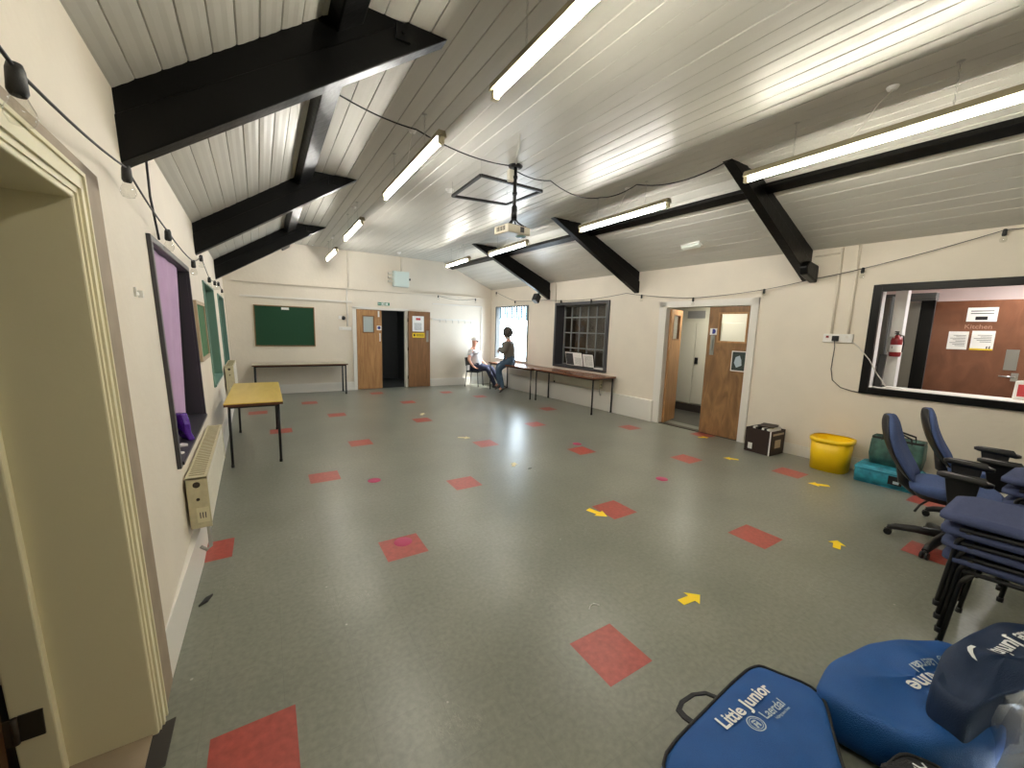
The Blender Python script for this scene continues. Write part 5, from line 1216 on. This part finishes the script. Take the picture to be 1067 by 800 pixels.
mb = MB(); mb.ball(hp_(-.036, .086, .012), .018, 10, 6); mb.ball(hp_(.036, .086, .012), .018, 10, 6); mb.box(hp_(0, .09, .022), (.1, .012, .012), math.atan2(M.col[0].y, M.col[0].x)); obj('sunglasses', mb, 'sunglass', man)
mb = MB(); mb.ball(hp_(0, .098, -.02), .016, 8, 6, (.8, 1, 1.4)); obj('nose', mb, 'skin', man)
mb = MB(); mb.ball(hp_(0, .083, -.06), .02, 10, 6, (1.3, .5, .3), M); obj('mouth', mb, 'redink', man)
for s in (-1, 1): obj('ear', MB().ball(hp_(s*.093, -.005, .0), .024, 8, 6, (.4, .8, 1.2), M), 'skin', man)
mb = MB(); mb.lathe([(.099, .035), (.102, .06), (.088, .1), (.05, .125), (0, .132)], hc-M@Vector((0, .008, 0)), 18); mb.prism([hp_(x, y, .045) for x, y in ((-.08, .07), (-.06, .14), (0, .165), (.06, .14), (.08, .07))], (0, 0, .008)); obj('cap', mb, 'cap', man)
# his chair
t = thing('chair', 'black metal chair under the seated man in the corner', 'chair', (5.32, 10.62, 0), math.atan2(fd.y, fd.x))
obj('seat', loft(MB(), [rrect(.38, .4, .05, .43), rrect(.42, .43, .06, .45), rrect(.4, .41, .06, .47)], True, True), 'bplast', t)
obj('backrest', MB().prism([Vector(q) for q in ((-.2, -.2, .62), (-.2, .2, .62), (-.24, .19, .86), (-.24, -.19, .86))], (-.012, 0, 0)), 'bplast', t, bevel=.01)
for s in (-1, 1):
    obj('leg', MB().tube([(.17, s*.19, .44), (.2, s*.2, 0)], .012, 8), 'bmetal', t)
    obj('leg', MB().tube([(-.19, s*.19, .86), (-.18, s*.19, .44), (-.22, s*.2, 0)], .012, 8), 'bmetal', t)
# woman/person perched on the table edge
per = thing('person', 'person with dark bushy hair and grey jumper perched on the table before the bright window', 'person', (5.5, 9.15, 0)); po = per.location
def rq(*p): return Vector(p)-po
fd2 = Vector((-.72, .69, 0)); sd2 = Vector((-.69, -.72, 0))      # facing the seated man, own left = +sd2 (towards the camera)
hip = rq(5.62, 9.13, .90)
B = {}; E = []
B['pel'] = (hip, .13); B['bel'] = (hip+Vector((0, 0, .17))+fd2*.01, .12); B['che'] = (hip+Vector((0, 0, .38))+fd2*.02, .15); B['nb'] = (hip+Vector((0, 0, .535))+fd2*.04, .075); B['nk'] = (hip+Vector((0, 0, .585))+fd2*.06, .055); B['hd0'] = (hip+Vector((0, 0, .64))+fd2*.10, .075); B['hd1'] = (hip+Vector((0, 0, .705))+fd2*.10, .09); B['hd2'] = (hip+Vector((0, 0, .77))+fd2*.09, .07)
E += [('pel', 'bel'), ('bel', 'che'), ('che', 'nb'), ('nb', 'nk'), ('nk', 'hd0'), ('hd0', 'hd1'), ('hd1', 'hd2')]
for k, s in (('l', 1), ('r', -1)):
    sh = B['nb'][0]+sd2*(.17*s)+Vector((0, 0, -.05)); el = sh+sd2*(.05*s)+fd2*.06+Vector((0, 0, -.27)); wr = el+fd2*.17-sd2*(.2*s)+Vector((0, 0, .05+.04*s))
    B['s'+k] = (sh, .058); B['e'+k] = (el, .044); B['w'+k] = (wr, .03); E += [('nb', 's'+k), ('s'+k, 'e'+k), ('e'+k, 'w'+k)]
    hand(B, E, 'w'+k, 'h'+k, -sd2*s+fd2*.2, Vector((0, 0, 1))*s)
    hp = hip+sd2*(.09*s)-Vector((0, 0, .03)); kn = hip+fd2*(.28 if s > 0 else .34)+sd2*(.06*s)+Vector((0, 0, -.25 if s > 0 else -.19)); an = kn+Vector((0, 0, -.47 if s < 0 else -.50))-fd2*(.12 if s > 0 else .06)+sd2*(-.02*s)
    B['t'+k] = (hp, .1); B['k'+k] = (kn, .068); B['a'+k] = (an, .042); B['f'+k] = (an+fd2*.1+Vector((0, 0, -.07)), .034); E += [('pel', 't'+k), ('t'+k, 'k'+k), ('k'+k, 'a'+k), ('a'+k, 'f'+k)]
skin_body('body', B, E, 'skin', per, 'pel')
N_ = sub_nodes(B, ['pel', 'bel', 'che', 'nb', 'sl', 'sr', 'el', 'er', 'wl', 'wr'], .05); N_['pel'] = (B['pel'][0]+Vector((0, 0, -.005)), .165); N_['nb'] = (B['nb'][0]-Vector((0, 0, .005)), .09)
skin_body('jumper', N_, [('pel', 'bel'), ('bel', 'che'), ('che', 'nb'), ('nb', 'sl'), ('nb', 'sr'), ('sl', 'el'), ('sr', 'er'), ('el', 'wl'), ('er', 'wr')], 'jumper', per, 'pel')
N_ = {'pel': (B['pel'][0]-Vector((0, 0, .04)), .14)}; e_ = []
for k in 'lr':
    for q, g in (('t', .016), ('k', .018)): N_[q+k] = (B[q+k][0], B[q+k][1]+g)
    N_['a'+k] = (B['a'+k][0], .056); N_['b'+k] = (B['a'+k][0]-Vector((0, 0, .04)), .06); e_ += [('pel', 't'+k), ('t'+k, 'k'+k), ('k'+k, 'a'+k), ('a'+k, 'b'+k)]
skin_body('jeans', N_, e_, 'jeans', per, 'pel')
for k in 'lr': shoe(B['a'+k][0], fd2*.75+Vector((0, 0, -.6)), 'shoe2', per)
hc = B['hd1'][0]; M = head(per, hc, fd2)
for s in (-1, 1): obj('eye', MB().ball(hp_(s*.034, .084, .01), .012, 8, 6), 'sunglass', per)
obj('nose', MB().ball(hp_(0, .095, -.02), .015, 8, 6, (.8, 1, 1.4)), 'skin', per); obj('mouth', MB().ball(hp_(0, .08, -.058), .018, 10, 6, (1.3, .5, .3), M), 'redink', per)
mb = MB(); rnd = random.Random(21)
mb.ball(hc+M@Vector((0, -.04, .03)), .14, 16, 10, (1, 1, .92), M)
for k in range(80):
    a = rnd.uniform(0, 2*PI); e = rnd.uniform(-.95, 1.3)
    v = Vector((math.cos(a)*math.cos(e), math.sin(a)*math.cos(e), math.sin(e)*1.0))
    if v.y > .35 and v.z < .5: continue
    mb.ball(hc+M@(Vector((0, -.03, .045))+v*.112), rnd.uniform(.032, .046), 8, 6)
obj('hair', mb, 'hair_g', per)
obj('collar', MB().lathe([(.062, -.03), (.078, 0), (.07, .035)], B['nk'][0], 16), 'scarf', per)

# ------------------------------------------------------------------ light from outside and in the side rooms
w = bpy.data.worlds.new('World'); scene.world = w; w.use_nodes = True
bg = w.node_tree.nodes['Background']; bg.inputs[0].default_value = (.74, .88, 1, 1); bg.inputs[1].default_value = 11.0
def area(name, loc, target, sx, sy, power, col):
    l = bpy.data.lights.new(name, 'AREA'); l.shape = 'RECTANGLE'; l.size = sx; l.size_y = sy; l.energy = power; l.color = col
    o = bpy.data.objects.new(name, l); COL.objects.link(o); o.location = loc; o.rotation_euler = (Vector(target)-Vector(loc)).to_track_quat('-Z', 'Y').to_euler(); return o
p = PR(9.945, 1.62, -.2); o = area('daylight_portal', p, PR(9.945, 1.62, 2), 1.75, 1.66, 1, (1, 1, 1)); o.data.cycles.is_portal = True
p = PR(.6, 2.7, -.75); area('kitchen_lamp', p, p-Vector((0, 0, 1)), .9, .3, 26, (1, .97, .94))
p = PR(4.6, 2.45, -.9); area('corridor_lamp', p, p-Vector((0, 0, 1)), .9, .3, 16, (1, .95, .82))
s = bpy.data.lights.new('sun', 'SUN'); s.energy = 9; s.angle = .01; s.color = (1, .96, .88); o = bpy.data.objects.new('sun', s); COL.objects.link(o)
o.rotation_euler = Vector((-.5, .22, -.95)).to_track_quat('-Z', 'Y').to_euler()

# ------------------------------------------------------------------ camera
cam = bpy.data.cameras.new('camera'); co = bpy.data.objects.new('camera', cam); COL.objects.link(co)
R = ((0.8488206238023986, -0.04622498091630164, 0.5266562443824192), (-0.5278785050156838, -0.12896854733073024, 0.8394709034515776), (0.029117564288818988, -0.9905708726934975, -0.13387233661663547))
co.matrix_world = Matrix(((R[0][0], -R[0][1], -R[0][2], 0), (R[1][0], -R[1][1], -R[1][2], 0), (R[2][0], -R[2][1], -R[2][2], 1.6904), (0, 0, 0, 1)))
cam.sensor_fit = 'HORIZONTAL'; cam.sensor_width = 36; cam.lens = 410.506/1067*36; cam.clip_start = .05; cam.clip_end = 200
scene.camera = co
vs = scene.view_settings; vs.view_transform = 'Standard'; vs.look = 'None'; vs.gamma = 1; vs.use_curve_mapping = False; vs.exposure = .75
scene.cycles.use_denoising = True; scene.cycles.max_bounces = 8; scene.cycles.diffuse_bounces = 5; scene.cycles.transparent_max_bounces = 12; scene.cycles.caustics_reflective = False; scene.cycles.caustics_refractive = False; scene.cycles.sample_clamp_indirect = 6
